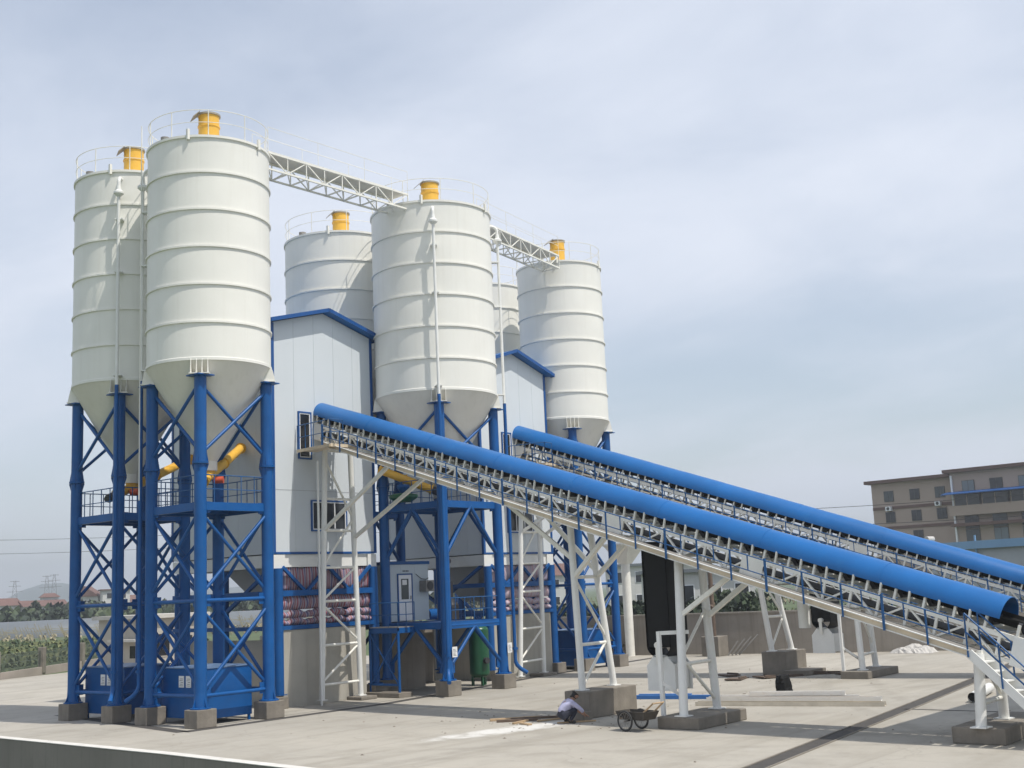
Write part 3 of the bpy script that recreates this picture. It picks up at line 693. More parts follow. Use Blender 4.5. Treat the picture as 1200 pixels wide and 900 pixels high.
# ------------------------------------------------------------------ belt conveyors
def conveyor(px, py, skew, z0, k, Lc, Lt, label, trest, take, stairs, near, rc=.54, xo_=-.07):
    """px,py: where the conveyor axis leaves the tower wall; l runs along the slope, n is normal to it"""
    rz = math.atan(skew); th = math.atan(k); ct, st = math.cos(th), math.sin(th)
    T = thing('belt_conveyor', label, 'conveyor', (px, py, 0), -rz, 'covered belt conveyors rising to the mixing towers')
    P = lambda x, l, n: Vector((x, -(l*ct+n*st), z0-l*st+n*ct))
    iv = Matrix.Translation((px, py, 0)) @ Matrix.Rotation(-rz, 4, 'Z'); iv = iv.inverted()
    Wd = lambda x, y, z: iv @ Vector((x, y, z))
    # cover: half-round sheet, with lapped sheet edges
    g = MB(); n = 26
    ls = [-.35]; 
    while ls[-1] < Lc-2: ls.append(ls[-1]+1.9)
    ls.append(Lc)
    for i, (l0, l1) in enumerate(zip(ls, ls[1:])):
        r0 = rc+(.007 if i % 2 else 0)
        vs = []
        for r in (r0, r0-.02):
            for l in (l0-(.05 if i % 2 else 0), l1+(.05 if i % 2 else 0)):
                vs += [P(xo_-r*math.cos(PI*j/n), l, r*math.sin(PI*j/n)*.97) for j in range(n+1)]
        m = n+1; fs = []; 
        for j in range(n): fs += [(j,j+1,m+j+1,m+j),(2*m+j,3*m+j,3*m+j+1,2*m+j+1)]
        sm = [True]*len(fs)
        g.add(vs, fs, sm)
        for j in range(n):
            for q in ((j,2*m+j,2*m+j+1,j+1),(m+j,m+j+1,3*m+j+1,3*m+j)): g.add([vs[k_] for k_ in q], [(0,1,2,3)])
        for q in ((0,m,3*m,2*m),(n,2*m+n,3*m+n,m+n)): g.add([vs[k_] for k_ in q], [(0,1,2,3)])
    g.build('cover', M['cover'], T)
    # belt: troughed carrying run and return run
    g = MB()
    def run(prof, l0, l1):
        a = [P(x, l0, q) for x, q in prof]+[P(x, l0, q-.03) for x, q in reversed(prof)]
        b = [P(x, l1, q) for x, q in prof]+[P(x, l1, q-.03) for x, q in reversed(prof)]
        N_ = len(a); g.add(a+b, [tuple(range(N_)), tuple(reversed(range(N_,2*N_)))]+[(i,N_+i,N_+(i+1)%N_,(i+1)%N_) for i in range(N_)])
    run([(-.46,.06),(-.40,.01),(-.2,-.14),(.2,-.14),(.34,-.03),(.38,.06)], -.3, Lt); run([(-.42,-.68),(.42,-.68)], -.3, Lt)
    g.build('belt', M['black'], T)
    # truss
    ntop, nbot = -.36, -.93; bay = .82; nb = int(Lt/bay)
    for s in (-1, 1):
        g = MB(); x = s*.56
        g.beam(P(x,-.1,ntop), P(x,Lt,ntop), .07, .13); g.beam(P(x,-.1,nbot), P(x,Lt,nbot), .06, .08)
        for i in range(nb+1):
            l = .15+i*bay
            g.beam(P(x*1.02,l,-.30), P(x*1.06,l,.03), .05, .06, (1,0,0)) if l < Lc else None
            g.beam(P(x,l,ntop), P(x,l,nbot), .07, .06, (1,0,0))
            if i % 2 == 0 and i < nb-1:
                g.beam(P(x*.99,l,nbot), P(x*.99,l+bay,ntop), .05, .06, (1,0,0)); g.beam(P(x*.99,l+bay,ntop), P(x*.99,l+2*bay,nbot), .05, .06, (1,0,0))
        g.build('truss', M['steel'], T)
    g = MB()
    for i in range(0, nb+1):
        l = .15+i*bay; g.beam(P(-.56,l,nbot), P(.56,l,nbot), .05, .05); g.beam(P(-.56,l,ntop), P(.56,l,ntop), .05, .05)
        if i % 2 == 0 and i+2 <= nb: g.beam(P(-.56,l,nbot-.005), P(.56,l+2*bay,nbot-.005), .04, .03)
    g.build('truss_tie', M['steel'], T)
    # idlers between the stanchions
    for i in range(nb):
        l = .15+(i+.5)*bay; g = MB(); h = MB()
        for s in (-1, 1):
            g.tube(P(s*.19,l,-.215), P(s*.47,l,.02), .055, 8)
            h.beam(P(s*.55,l,ntop+.05), P(s*.53,l,-.02), .06, .07, (1,0,0))
        g.tube(P(-.2,l,-.22), P(.2,l,-.22), .055, 8)
        h.beam(P(-.55,l,-.31), P(.55,l,-.31), .05, .05)
        if i % 3 == 0: g.tube(P(-.46,l,-.74), P(.46,l,-.74), .05, 8)
        o = g.build('idler', M['dark'], T); h.build('idler_bracket', M['steel'], o)
    # side plates (tail / joint plates on the truss)
    for l in near: MB().beam(P(-.60,l,-.62), P(-.60,l+.75,-.62), .012, .5).build('joint_plate', M['steel'], T)
    # head chute at the wall
    g = MB(); g.prism([P(-.62,.05,-.36),P(-.62,.75,-.36),P(-.62,.6,-.95),P(-.62,.05,-.95)], (.02,0,0)); g.build('head_plate', M['steel_white'], T)
    # walkways both sides
    wl0 = 1.9; Lw = Lc-.25
    for s in (-1, 1):
        xi, xo = s*.60, s*(1.26 if s < 0 else 1.2); lend = Lw
        Wk = MB(); Wk.prism([P(xi,wl0,-.90),P(xo,wl0,-.90),P(xo,wl0,-.87),P(xi,wl0,-.87)], P(0,lend-wl0,0)-P(0,0,0)); wk = Wk.build('walkway', M['grate'], T)
        g = MB(); g.beam(P(xo+s*.035,wl0-.1,-.825), P(xo+s*.035,lend,-.825), .07, .022); g.beam(P(xo+s*.035,wl0-.1,-.975), P(xo+s*.035,lend,-.975), .07, .022); l = wl0
        MB().beam(P(xo+s*.012,wl0-.1,-.90), P(xo+s*.012,lend,-.90), .012, .127).build('channel_web', M['channel'], wk)
        while l < lend: g.beam(P(s*.5,l,-.96), P(xo,l,-.94), .05, .06); l += 1.64
        g.build('edge_channel', M['steel_white'], wk)
        g = MB(); l = wl0; i = 0; zt = 1.0; xx = xo+s*.085
        while l < lend+.01:
            a = P(xx, l, -1.0); g.beam(a, a+Vector((0,0,.92 if i % 3 == 0 else .86)), .055 if i%3==0 else .035, .045, (1,0,0)); 
            if l+.6 < lend: b = P(xx, l+.6, -.98); g.beam(b+Vector((0,0,.42)), b+Vector((0,0,.84)), .025, .03, (1,0,0))
            l += 1.2; i += 1
        for hh in (.84, .42): g.tube(P(xx,wl0,-.98)+Vector((0,0,hh)), P(xx,lend,-.98)+Vector((0,0,hh)), .018, 6)
        g.build('walkway_railing', M['rail_blue'], wk)
    # landing at the door of the tower
    if stairs is not None:
        pass
    zl = z0-1.05-.45
    La = MB().box(-1.55, -.62, -2.3, -.02, zl-.05, zl).box(-.62, .4, -2.3, -1.2, zl-.05, zl).build('head_landing', M['channel'], T)
    g = MB(); g.beam((-1.55,-2.3,zl-.05),(.4,-2.3,zl-.05), .06, .12); g.beam((-1.55,-2.3,zl-.05),(-1.55,-.02,zl-.05), .06, .12)
    g.build('landing_edge', M['channel'], La)
    g = MB(); rail(g, [(-1.55,-.05,zl),(-1.55,-2.3,zl),(-.9,-2.3,zl)], 1.0, .02, .6); g.build('landing_railing', M['rail_blue'], La)
    # trestles, given in world coordinates
    for tr in trest:
        K = None; bot, top, r = tr['bot'], tr['top'], tr.get('r', .15)
        for a, b in zip(bot, top):
            g = MB(); A, B = Wd(*a), Wd(*b); g.tube(A, B, r, 16); g.box(A.x-r*1.5, A.x+r*1.5, A.y-r*1.5, A.y+r*1.5, A.z, A.z+.03)
            o = g.build('trestle_leg', M['steel_white'], T)
        A0, B0, A1, B1 = Wd(*bot[0]), Wd(*top[0]), Wd(*bot[1]), Wd(*top[1])
        pt = lambda side, z: (A0 if side == 0 else A1).lerp(B0 if side == 0 else B1, (z-A0.z)/(B0.z-A0.z))
        def tb(a_, b_, r_=None):
            m_ = MB(); m_.tube(a_, b_, r_, 8) if r_ else m_.beam(a_, b_, .13, .13); m_.build('trestle_brace', M['steel'], T)
        for z in tr.get('ties', []): tb(pt(0,z), pt(1,z), .055)
        for (s0, za, s1, zb_) in tr.get('diag', []): tb(pt(s0,za), pt(s1,zb_), .05)
        tb(B0, B1)
        for (s0, z, q) in tr.get('strut', []): tb(pt(s0,z), Wd(*q))
    # gravity take-up: hanging belt loop and counterweight
    if take:
        tx, ty, zlo, zhi = take
        g = MB(); hx, hy = .5, .44; r = .36
        prof = []
        for i in range(13): t = PI+PI*i/12; prof.append((hy*math.cos(t), zlo+.3+r*math.sin(t)))
        outer = [(-hy,zhi)]+prof+[(hy,zhi)]; inner = [(a*.93, b+.02 if i not in (0,len(outer)-1) else b) for i, (a,b) in enumerate(outer)]
        vs = []; 
        for sx in (-hx, hx): vs += [Wd(tx+sx, ty+a, b) for a, b in outer]
        m = len(outer); g.add(vs, [(i,i+1,m+i+1,m+i) for i in range(m-1)], True)
        vs = []
        for sx in (-hx, hx): vs += [Wd(tx+sx, ty+a, b) for a, b in inner]
        g.add(vs, [(i,m+i,m+i+1,i+1) for i in range(m-1)], True)
        # black sheets closing the open sides of the loop
        for sx in (-hx+.03, hx-.03): g.add([Wd(tx+sx,ty-hy*.94,zhi),Wd(tx+sx,ty+hy*.94,zhi),Wd(tx+sx,ty+hy*.94,zlo+.25),Wd(tx+sx,ty-hy*.94,zlo+.25)], [(0,1,2,3)])
        g.build('take_up_belt', M['black'], T)
        g = MB(); g.tube(Wd(tx-hx-.12,ty,zlo+.32), Wd(tx+hx+.12,ty,zlo+.32), .1, 12)
        for sx in (-hx-.08, hx+.08): g.beam(Wd(tx+sx,ty,zlo+.4), Wd(tx+sx,ty,zlo-.25), .07, .12)
        g.build('take_up_pulley', M['steel'], T)
        g = MB(); h = .5
        for sx in (-.47, .47):
            g.prism([Wd(tx+sx,ty-h,zlo-1.05),Wd(tx+sx,ty+h,zlo-1.05),Wd(tx+sx,ty+h,zlo-.3),Wd(tx+sx,ty+h*.45,zlo+.02),Wd(tx+sx,ty-h*.45,zlo+.02),Wd(tx+sx,ty-h,zlo-.3)], (.03,0,0))
        g.prism([Wd(tx-.44,ty-.42,zlo-1.0),Wd(tx+.44,ty-.42,zlo-1.0),Wd(tx+.44,ty+.42,zlo-1.0),Wd(tx-.44,ty+.42,zlo-1.0)], (0,0,.75))
        g.build('counterweight', M['steel_white'], T)
    # tail end: frame plates, pulley and stairs
    g = MB()
    for s in (-1, 1): g.prism([P(s*.66,Lc+.5,-.3),P(s*.66,Lt,-.3),P(s*.66,Lt,-1.0),P(s*.66,Lc+.5,-1.0)], (.014*s,0,0))
    g.build('tail_plate', M['steel_white'], T)
    g = MB(); g.tube(P(-.75,Lc+1.6,.0), P(.75,Lc+1.6,.0), .13, 14); g.beam(P(-.68,Lc+1.6,-.4), P(-.68,Lc+1.6,.0), .06, .1, (1,0,0)); g.beam(P(.68,Lc+1.6,-.4), P(.68,Lc+1.6,.0), .06, .1, (1,0,0))
    g.build('snub_pulley', M['steel_white'], T)
    lend = Lc-.25; a = P(-.64,lend,-.9); b = P(-1.26,lend,-.9); run_ = a.z*1.05
    S = MB()
    for q in (a, b): S.beam(q, Vector((q.x, q.y-run_, .02)), .05, .22)
    ns = max(3, int(a.z/.21))
    for i in range(1, ns): t = i/ns; y = a.y-run_*t; z = a.z*(1-t); S.box(b.x+.03, a.x-.03, y-.13, y+.13, z-.02, z+.01)
    so_ = S.build('stairs', M['steel_white'], T)
    g = MB()
    for q in (a, b):
        q2 = Vector((q.x, q.y-run_, .02)); o = -.05 if q is b else .05
        for hh in (.95, .5): g.tube(q+Vector((o,0,hh)), q2+Vector((o,0,hh)), .022, 6)
        for i in range(4): t = i/3; c = q.lerp(q2, t)+Vector((o,0,0)); g.tube(c+Vector((0,0,-.1)), c+Vector((0,0,.95)), .022, 6)
    g.build('stair_railing', M['rail_blue'], so_)
    # a length of conduit left hanging under the walkway
    return T, Wd, P

conv1, Wd1, P1 = conveyor(6.72, 1.0, .1, 11.74, .3105, 29.55, 34.5, 'nearer blue covered belt conveyor, sloping across the yard from the nearer mixing tower', [
    dict(bot=((5.84,.62,.15),(7.96,.62,.15)), top=((5.95,.3,10.2),(7.35,.3,10.2)), r=.115, ties=(.75,2.3,4.05,5.4,6.9,8.2), diag=((0,.85,1,2.25),(1,2.4,0,3.9),(0,4.1,1,5.4),(0,5.5,1,7.4),(1,7.4,0,9.8)), strut=((0,6.9,(5.35,-4.1,9.15)),(1,6.6,(7.3,-4.6,9.0)))),
    dict(bot=((5.15,-12.9,.85),(7.0,-12.85,.85)), top=((5.2,-12.7,6.45),(6.25,-12.7,6.45)), r=.115, ties=(2.3,4.5), diag=((1,2.4,0,4.5),(1,2.4,0,.95)), strut=((0,5.1,(4.8,-10.3,7.15)),(1,4.7,(6.2,-10.6,7.0)),(0,4.5,(4.6,-14.7,5.85)),(1,4.5,(5.9,-14.8,5.8)))),
    dict(bot=((3.5,-17.75,.35),(5.65,-17.6,.35)), top=((4.15,-17.5,5.0),(5.45,-17.5,5.0)), r=.13, ties=(1.8,), diag=((1,.6,0,2.0),(0,2.0,1,3.4)), strut=((0,3.2,(4.0,-19.4,4.35)),(1,3.1,(5.2,-19.5,4.3)))),
    dict(bot=((3.03,-26.45,.4),(5.0,-26.36,.4)), top=((3.1,-26.55,2.15),(4.6,-26.5,2.15)), r=.13, ties=(.95,), diag=((0,2.1,1,1.0),)),
    dict(bot=((3.15,-31.5,0),(4.25,-31.5,0)), top=((3.15,-31.5,.72),(4.25,-31.5,.72)), r=.1),
], (4.98, -16.4, 2.0, 5.45), True, (16.6, 22.0))
conv2, Wd2, P2 = conveyor(19.5, .9, -.13, 11.62, .352, 28.5, 33.5, 'farther blue covered belt conveyor, seen behind the nearer one, leaving the second mixing tower', [
    dict(bot=((17.95,.3,.1),(19.75,.3,.15)), top=((18.45,.1,10.0),(19.75,.1,10.0)), r=.115, ties=(.75,2.3,4.05,5.4,6.9,8.2), diag=((0,.85,1,2.25),(1,2.4,0,3.9),(0,4.1,1,5.4),(0,5.5,1,7.4),(1,7.4,0,9.6)), strut=((0,6.9,(19.4,-3.6,8.95)),(1,6.6,(20.4,-3.9,8.9)))),
    dict(bot=((21.75,-11.0,1.0),(23.05,-11.3,1.0)), top=((20.75,-10.9,6.3),(21.75,-10.9,6.3)), r=.125, ties=(2.5,), diag=((1,2.6,0,4.4),(0,1.1,1,2.5)), strut=()),
    dict(bot=((20.75,-15.6,.3),(22.75,-15.3,.3)), top=((21.15,-15.3,4.75),(22.2,-15.3,4.75)), r=.125, ties=(.9,), diag=((1,1.2,0,3.2),), strut=()),
], (21.75, -13.7, 2.0, 5.5), None, (17.5,), .66, .0)

G_ = 'concrete blocks carrying the conveyor trestles'
def block(x0, x1, y0, y1, h, label, bev=.03):
    return tag(MB().box(0, x1-x0, 0, y1-y0, 0, h).build('concrete_block', M['concrete'], None, bev, (x0, y0, 0)), label, 'concrete block', G_)
b1 = block(4.75, 7.45, -13.45, -12.45, .85, 'tall dark concrete block beside the crouching man')
MB().box(-.45, -.004, -.1, .75, 0, .26).build('step', M['concrete'], b1, .02)
block(3.3, 6.1, -18.35, -16.95, .34, 'low concrete slab right of the handcart, with a white guard frame on it')
block(3.05, 6.6, -27.0, -25.7, .4, 'concrete slab at the right edge of the photo below the conveyor stairs')
b4 = block(21.5, 23.5, -11.75, -10.6, 1.0, 'tall concrete block under the farther conveyor, behind the black bag')
MB().box(-.3, 1.6, -1.1, -.004, 0, .22).build('step', M['concrete'], b4, .02)
block(20.1, 23.2, -16.1, -14.9, .3, 'low concrete slab under the farther conveyor, right of the tall block')
block(19.2, 20.3, -.1, .75, .14, 'small concrete pad at the foot of the farther mixing tower trestle')
block(7.5, 8.4, .1, 1.0, .14, 'small concrete pad at the foot of the nearer mixing tower trestle')

def guard_frame(p, q, z0, z1, label):
    g = MB(); P0 = Vector((*p, z0)); Q = Vector((*q, z1))
    g.beam(P0, P0+Vector((0,0,z1-z0+.05)), .11, .11, (1,0,0)); g.beam(Vector((*p, z1)), Q, .11, .11)
    d = (Vector((*q,0))-Vector((*p,0)))
    g.beam(P0+Vector((0,0,.95)), P0+d*.75+Vector((0,0,.45)), .09, .09)
    return tag(g.build('guard_frame', M['steel_white']), label, 'frame', 'white guard frames beside the counterweights')
guard_frame((3.62,-16.98), (4.2,-17.66), .34, 2.72, 'white portal frame beside the hanging counterweight of the nearer conveyor')
guard_frame((20.25,-15.0), (21.2,-15.5), .3, 2.9, 'white post frame beside the counterweight of the farther conveyor')
# loose length of white pipe hanging below the nearer walkway
g = MB(); g.tube(Wd1(4.9,-21.1,2.75), Wd1(4.9,-21.1,4.1), .17, 14); g.build('drop_pipe', M['steel_white'], conv1)

# access ladder in front of the nearer mixing tower
g = MB()
for x in (-.3, .3): g.beam((x*.63,x*.78,.02),(x*.63,x*.78,9.7), .05, .04)
z = .5
while z < 9.6: g.tube((-.19,-.235,z),(.19,.235,z), .025, 6); z += .45
tag(g.build('access_ladder', M['steel_white'], None, 0, (5.52, .28, 0)), 'white ladder rising to the landing at the nearer mixing tower door', 'ladder')

# ------------------------------------------------------------------ screw conveyors
def screw(p, q, label, inlet, low=1.0, motor=True, red=True):
    T = thing('screw_conveyor', label, 'screw conveyor', p, 0, 'yellow screw conveyors from the silos to the mixing towers')
    d = Vector(q)-Vector(p); u = d.normalized(); a = -u*low
    g = MB(); g.tube(a, d, .18, 16)
    for t in (0, .5, .97): c = a.lerp(d, t); g.tube(c, c+u*.05, .23, 16)
    g.build('tube', M['yellow'], T)
    g = MB(); g.tube((0,0,.0),(0,0,inlet), .2, 16); g.tube((0,0,inlet-.06),(0,0,inlet), .28, 16); g.tube((0,0,inlet*.45),(0,0,inlet*.45+.06), .27, 16); g.build('inlet', M['yellow'], T)
    if motor:
        g = MB(); g.tube(a-u*.5, a, .17, 14); g.tube(a-u*.62, a-u*.5, .12, 12); g.build('motor', M['dark'], T)
    if red:
        s = u.cross(Vector((0,0,1))).normalized()
        g = MB(); c = -u*.35+s*.35+Vector((0,0,-.1)); g.tube(c-s*.1, c+s*.25, .13, 14); g.build('vibrator', M['redlamp'], T)
    return T
screw((0,0,8.85), (3.99,3.25,10.5), 'yellow screw conveyor under the cone of the nearest silo', .5)
screw((0,5.137,8.85), (3.99,6.7,10.4), 'yellow screw conveyor with black motor under the far left silo', .5)
screw((10.9,-.65,8.75), (9.54,.87,9.62), 'yellow screw conveyor passing below the nearer conveyor into the mixing tower wall', .01, .3, True, False)
screw((24.14,1.46,8.85), (21.62,3.6,10.4), 'yellow screw conveyor under the farthest front silo', .5)

# ------------------------------------------------------------------ blue cabinets with notices
def cabinet(x0, x1, y0, y1, h, label, notes=True):
    T = thing('steel_cabinet', label, 'cabinet', (x0, y0, 0), 0, 'blue steel cabinets under the silo towers')
    W, D = x1-x0, y1-y0
    MB().box(0, W, 0, D, .2, h).build('body', M['blue'], T, .015)
    g = MB()
    for x in (.04, W-.12):
        for y in (.04, D-.12): g.box(x, x+.08, y, y+.08, 0, .199)
    g.build('foot', M['blue'], T)
    MB().box(-.03, W+.03, -.03, D+.03, h+.001, h+.04).build('lid', mat('blue_lid', (.12,.2,.34), .5, .1, 2), T)
    if notes:
        for y in (D*.32, D*.32+.42):
            n = MB().box(-.02, -.003, y, y+.3, h-.65, h-.25).build('notice', M['sticker'], T)
            t = MB()
            for k in range(5): t.box(-.024, -.021, y+.05+(k%2)*.02, y+.25-(k%3)*.03, h-.60+k*.06, h-.585+k*.06)
            t.build('printed_lines', M['ink'], n)
    return T
cabinet(-1.0, 1.0, -1.12, 1.5, 1.92, 'blue steel cabinet nearest the camera, under the nearest silo')
cabinet(-1.0, 1.0, 3.9, 6.6, 1.92, 'blue steel cabinet under the far left silo, behind its legs')
cabinet(23.2, 25.6, .6, 3.6, 1.95, 'blue steel cabinet under the farthest front silo', False)

def notice(x, y, z, label, w=.3, h=.42):
    T = tag(MB().box(-w/2, w/2, -.012, 0, 0, h).build('paper_notice', M['sticker'], None, 0, (x, y, z)), label, 'notice', 'white notices on the legs of the middle silo')
    t = MB()
    for k in range(6): t.box(-w/2+.05, w/2-.05-(k%3)*.03, -.016, -.013, .06+k*.05, .075+k*.05)
    t.build('printed_lines', M['ink'], T)
notice(10.15, -2.70, 1.55, 'white notice on the near leg of the middle silo tower')
notice(13.68, -2.70, 1.5, 'white notice on the leg of the middle silo tower right of the green tank')

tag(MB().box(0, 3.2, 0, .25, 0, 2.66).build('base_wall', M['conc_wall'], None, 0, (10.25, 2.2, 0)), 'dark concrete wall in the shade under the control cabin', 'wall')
tag(MB().box(0, 2.5, 0, .25, 0, 2.7).build('base_wall', M['conc_wall'], None, 0, (13.7, 4.2, 0)), 'dark concrete wall added to darken the bay behind the green tank', 'wall')  # extra wall put in to keep the bay behind the tank dark
# green air receiver
T = thing('air_receiver', 'green upright air tank standing inside the middle silo tower', 'tank', (14.55, -.15, 0))
prof = [(0,.32)]+[(.45*math.sin(PI/2*i/8), .32+.22*(1-math.cos(PI/2*i/8))) for i in range(1,9)]+[(.45,2.45)]+[(.45*math.cos(PI/2*i/8), 2.45+.22*math.sin(PI/2*i/8)) for i in range(1,9)]
MB().lathe(prof, 32).build('vessel', M['green'], T)
for t in (0, 2*PI/3, 4*PI/3):
    x, y = .33*math.cos(t), .33*math.sin(t); MB().box(x-.05, x+.05, y-.05, y+.05, 0, .5).build('leg', M['green'], T)
g = MB(); g.lathe([(.19,1.0),(.19,1.0)], 12); g.tube((-.1,-.43,1.1),(-.12,-.6,1.1), .14, 14); g.tube((0,0,2.66),(0,0,2.85), .05, 8); g.build('valve', M['dark'], T)

MB_ = MB(); MB_.box(0, 3.3, 0, 2.3, 2.88, 2.95).box(0, 3.3, .8, .95, 2.7, 2.878)
tag(MB_.build('cabin_deck', M['blue_deck'], None, 0, (10.15, 1.25, 0)), 'blue deck carrying the control cabin between the two middle silo towers', 'deck')
# control cabin inside the middle tower
T = thing('control_cabin', 'pale control cabin with a door, on the lower platform inside the middle silo tower', 'cabin', (13.0, 1.4, 3.02), R(90))
W, D, H = 2.1, 2.62, 2.48
g = MB(); g.box(.03, W, .0, D, 0, H); g.build('wall', M['cabin'], T)
g = MB(); n = 3
for i in range(n): g.box(0, .028, D*i/n+.004, D*(i+1)/n-.004, 0.002, H)
g.build('cladding', M['cabin'], T)
MB().box(-.05, W+.05, -.06, D+.06, H+.001, H+.14).build('roof', M['blue'], T)
y0, y1 = 1.12, 1.94
dr = MB().box(-.03, -.001, y0, y1, .03, 2.02).build('door', M['frame_white'], T)
g = MB(); g.box(-.05, -.0005, y0-.06, y0-.001, .0, 2.08).box(-.05, -.0005, y1+.001, y1+.06, .0, 2.08).box(-.05, -.0005, y0-.001, y1+.001, 2.021, 2.08); g.build('door_frame', M['trim'], dr)
MB().box(-.045, -.031, y0+.2, y1-.17, .95, 1.85).build('door_pane', M['glass_grey'], dr)
n = MB().box(-.055, -.046, y0+.32, y1-.22, 1.58, 1.8).build('paper_notice', M['sticker'], dr)
MB().tube((-.06,y0+.09,.95),(-.06,y0+.09,1.1), .018, 6).tube((-.032,y0+.09,.97),(-.06,y0+.09,.97), .014, 6).build('handle', M['dark'], dr)
g = MB()
for k in range(4): g.box(-.012, -.001, 1.27+k*.1, 1.33+k*.1, 2.16, 2.22)
g.build('door_sign', M['ink'], T)
ac = MB().box(-.42, -.01, .05, .6, 1.25, 1.75).build('air_conditioner', M['grate'], T, .02)
g = MB()
g.tube((-.425,.33,1.5),(-.44,.33,1.5), .2, 20)
g.build('fan_grille', M['dark'], ac)
MB().sweep([(-.03,.02,1.86),(-.05,.2,1.80),(-.05,.5,1.83),(-.05,.7,1.95),(-.02,.82,2.05)], .014, 6).build('cable', M['black'], T)

# landing with its own frame and railing beside the cabin
T = thing('side_landing', 'small blue railed landing on a braced frame left of the control cabin', 'landing', (9.0, -.6, 0))
MB().box(0, 1.0, 0, 1.7, 2.82, 2.86).build('deck', M['grate'], T)
g = MB(); g.box(-.03, 1.0, -.03, .03, 2.6, 2.819).box(-.03, .03, -.03, 1.73, 2.602, 2.817).box(-.03, 1.0, 1.67, 1.73, 2.6, 2.819)
for x, y in ((0,0),(0,1.7)): g.tube((x,y,.2),(x,y,2.7), .06, 8)
g.tube((0,0,.5),(0,1.7,.5), .05, 8); g.tube((-.02,0,.5),(-.02,1.7,2.6), .04, 8); g.tube((.02,1.7,.5),(.02,0,2.6), .04, 8)
g.build('frame', M['blue'], T)
g = MB(); rail(g, [(1,0,2.86),(0,0,2.86),(0,1.7,2.86)], 1.0, .02, .5); g.build('railing', M['rail_blue'], T)
MB().box(-.3, .5, -.25, 1.95, 0, .2).build('plinth', M['concrete'], T, .02)
# green dosing vessel on the upper platform of the middle tower
T = thing('dosing_vessel', 'dark green round vessel with blue hopper on the upper platform below the yellow tube', 'vessel', (9.95, -.2, 8.0))
MB().lathe([(0,.1),(.35,.12),(.62,.3),(.62,.42),(.3,.5),(0,.5)], 24).build('vessel', M['green'], T)
MB().lathe([(.12,.5),(.14,.55),(.28,.75),(.28,.86),(.0,.86)], 20).build('hopper', M['blue'], T)
MB().box(-.06,.06,-.06,.06,0,.2).build('leg', M['blue'], T)

# dark pump skid added to deepen the shade below the first tower
T = thing('added_pump_set', 'dark motor and pump on a skid, added to deepen the shade under the nearer mixing tower', 'pump', (6.9, 5.0, 0))
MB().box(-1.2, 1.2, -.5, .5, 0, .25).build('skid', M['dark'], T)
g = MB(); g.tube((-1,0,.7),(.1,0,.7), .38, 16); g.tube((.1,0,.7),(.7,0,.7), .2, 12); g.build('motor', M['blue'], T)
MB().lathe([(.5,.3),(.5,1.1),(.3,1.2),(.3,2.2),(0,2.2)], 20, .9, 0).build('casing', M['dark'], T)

T = thing('added_blower', 'dark machine with pipes added to darken the bay behind the control cabin', 'added_blower', (15.3, 2.6, 2.7))  # made-up dark machine filling this bay to deepen its shade
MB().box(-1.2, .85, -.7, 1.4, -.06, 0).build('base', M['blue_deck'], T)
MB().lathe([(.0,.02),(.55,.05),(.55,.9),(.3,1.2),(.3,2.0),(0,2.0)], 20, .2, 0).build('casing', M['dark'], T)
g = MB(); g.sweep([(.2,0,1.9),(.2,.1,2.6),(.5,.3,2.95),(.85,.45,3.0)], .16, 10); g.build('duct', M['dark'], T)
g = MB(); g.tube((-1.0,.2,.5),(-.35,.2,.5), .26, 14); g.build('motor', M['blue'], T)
# ------------------------------------------------------------------ boundary wall and what stands against it
pts = [(33.3,14.5),(33.9,3.5),(36.0,-8),(37.7,-14.2),(39.6,-19),(45,-34)]
g = MB()
for a, b in zip(pts, pts[1:]):
    g.prism([(a[0],a[1],-.3),(b[0],b[1],-.3),(b[0]+.35,b[1],-.3),(a[0]+.35,a[1],-.3)], (0,0,2.55+.0))
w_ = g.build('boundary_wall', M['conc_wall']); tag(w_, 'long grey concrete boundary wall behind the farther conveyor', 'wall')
g = MB()
for a, b in zip(pts, pts[1:]):
    g.prism([(a[0]-.06,a[1],2.253),(b[0]-.06,b[1],2.253),(b[0]+.41,b[1],2.253),(a[0]+.41,a[1],2.253)], (0,0,.1))
g.build('coping', M['conc_wall'], w_)
T = thing('support_pillar', 'tall pale round pillar with flared head before the boundary wall, left of the black belt loop', 'pillar', (33.2, 4.4, 0))
MB().lathe([(.27,0),(.27,6.0),(.0,6.0)], 20).build('shaft', M['steel'], T)
g = MB()
g.add([(-.28,-.28,5.4),(.28,-.28,5.4),(.28,.28,5.4),(-.28,.28,5.4),(-.9,-.9,6.5),(.9,-.9,6.5),(.9,.9,6.5),(-.9,.9,6.5)], [(0,1,5,4),(1,2,6,5),(2,3,7,6),(3,0,4,7),(4,5,6,7),(3,2,1,0)])
g.box(-1.1, 1.1, -1.1, 1.1, 6.503, 6.6)
g.build('flared_head', M['steel'], T)
T = thing('rusty_post', 'thin rusty post standing in a concrete cube by the boundary wall', 'post', (33.3, -1.3, 0))
MB().box(-.55, .55, -.55, .55, 0, 1.1).build('base', M['concrete'], T, .03)
MB().tube((0,0,1.1),(0,0,5.9), .13, 12).build('shaft', M['rust'], T)
MB().tube((-.16,0,2.7),(.16,0,2.9), .12, 8).build('clamp', M['rust'], T)
for i in range(4):
    tag(MB().tube((0,0,.02),(.35+.08*i,-.5-.15*i,.8+.1*i), .045, 8).build('scrap_bar', M['grate'], None, 0, (33.3+.2*i, -2.1-.12*i, 0)), 'rusty scrap bar leaning beside the concrete cube of the thin post', 'scrap bar', 'scrap bars by the thin post')
g = MB(); rnd = random.Random(3); n = 16
vs = []; 
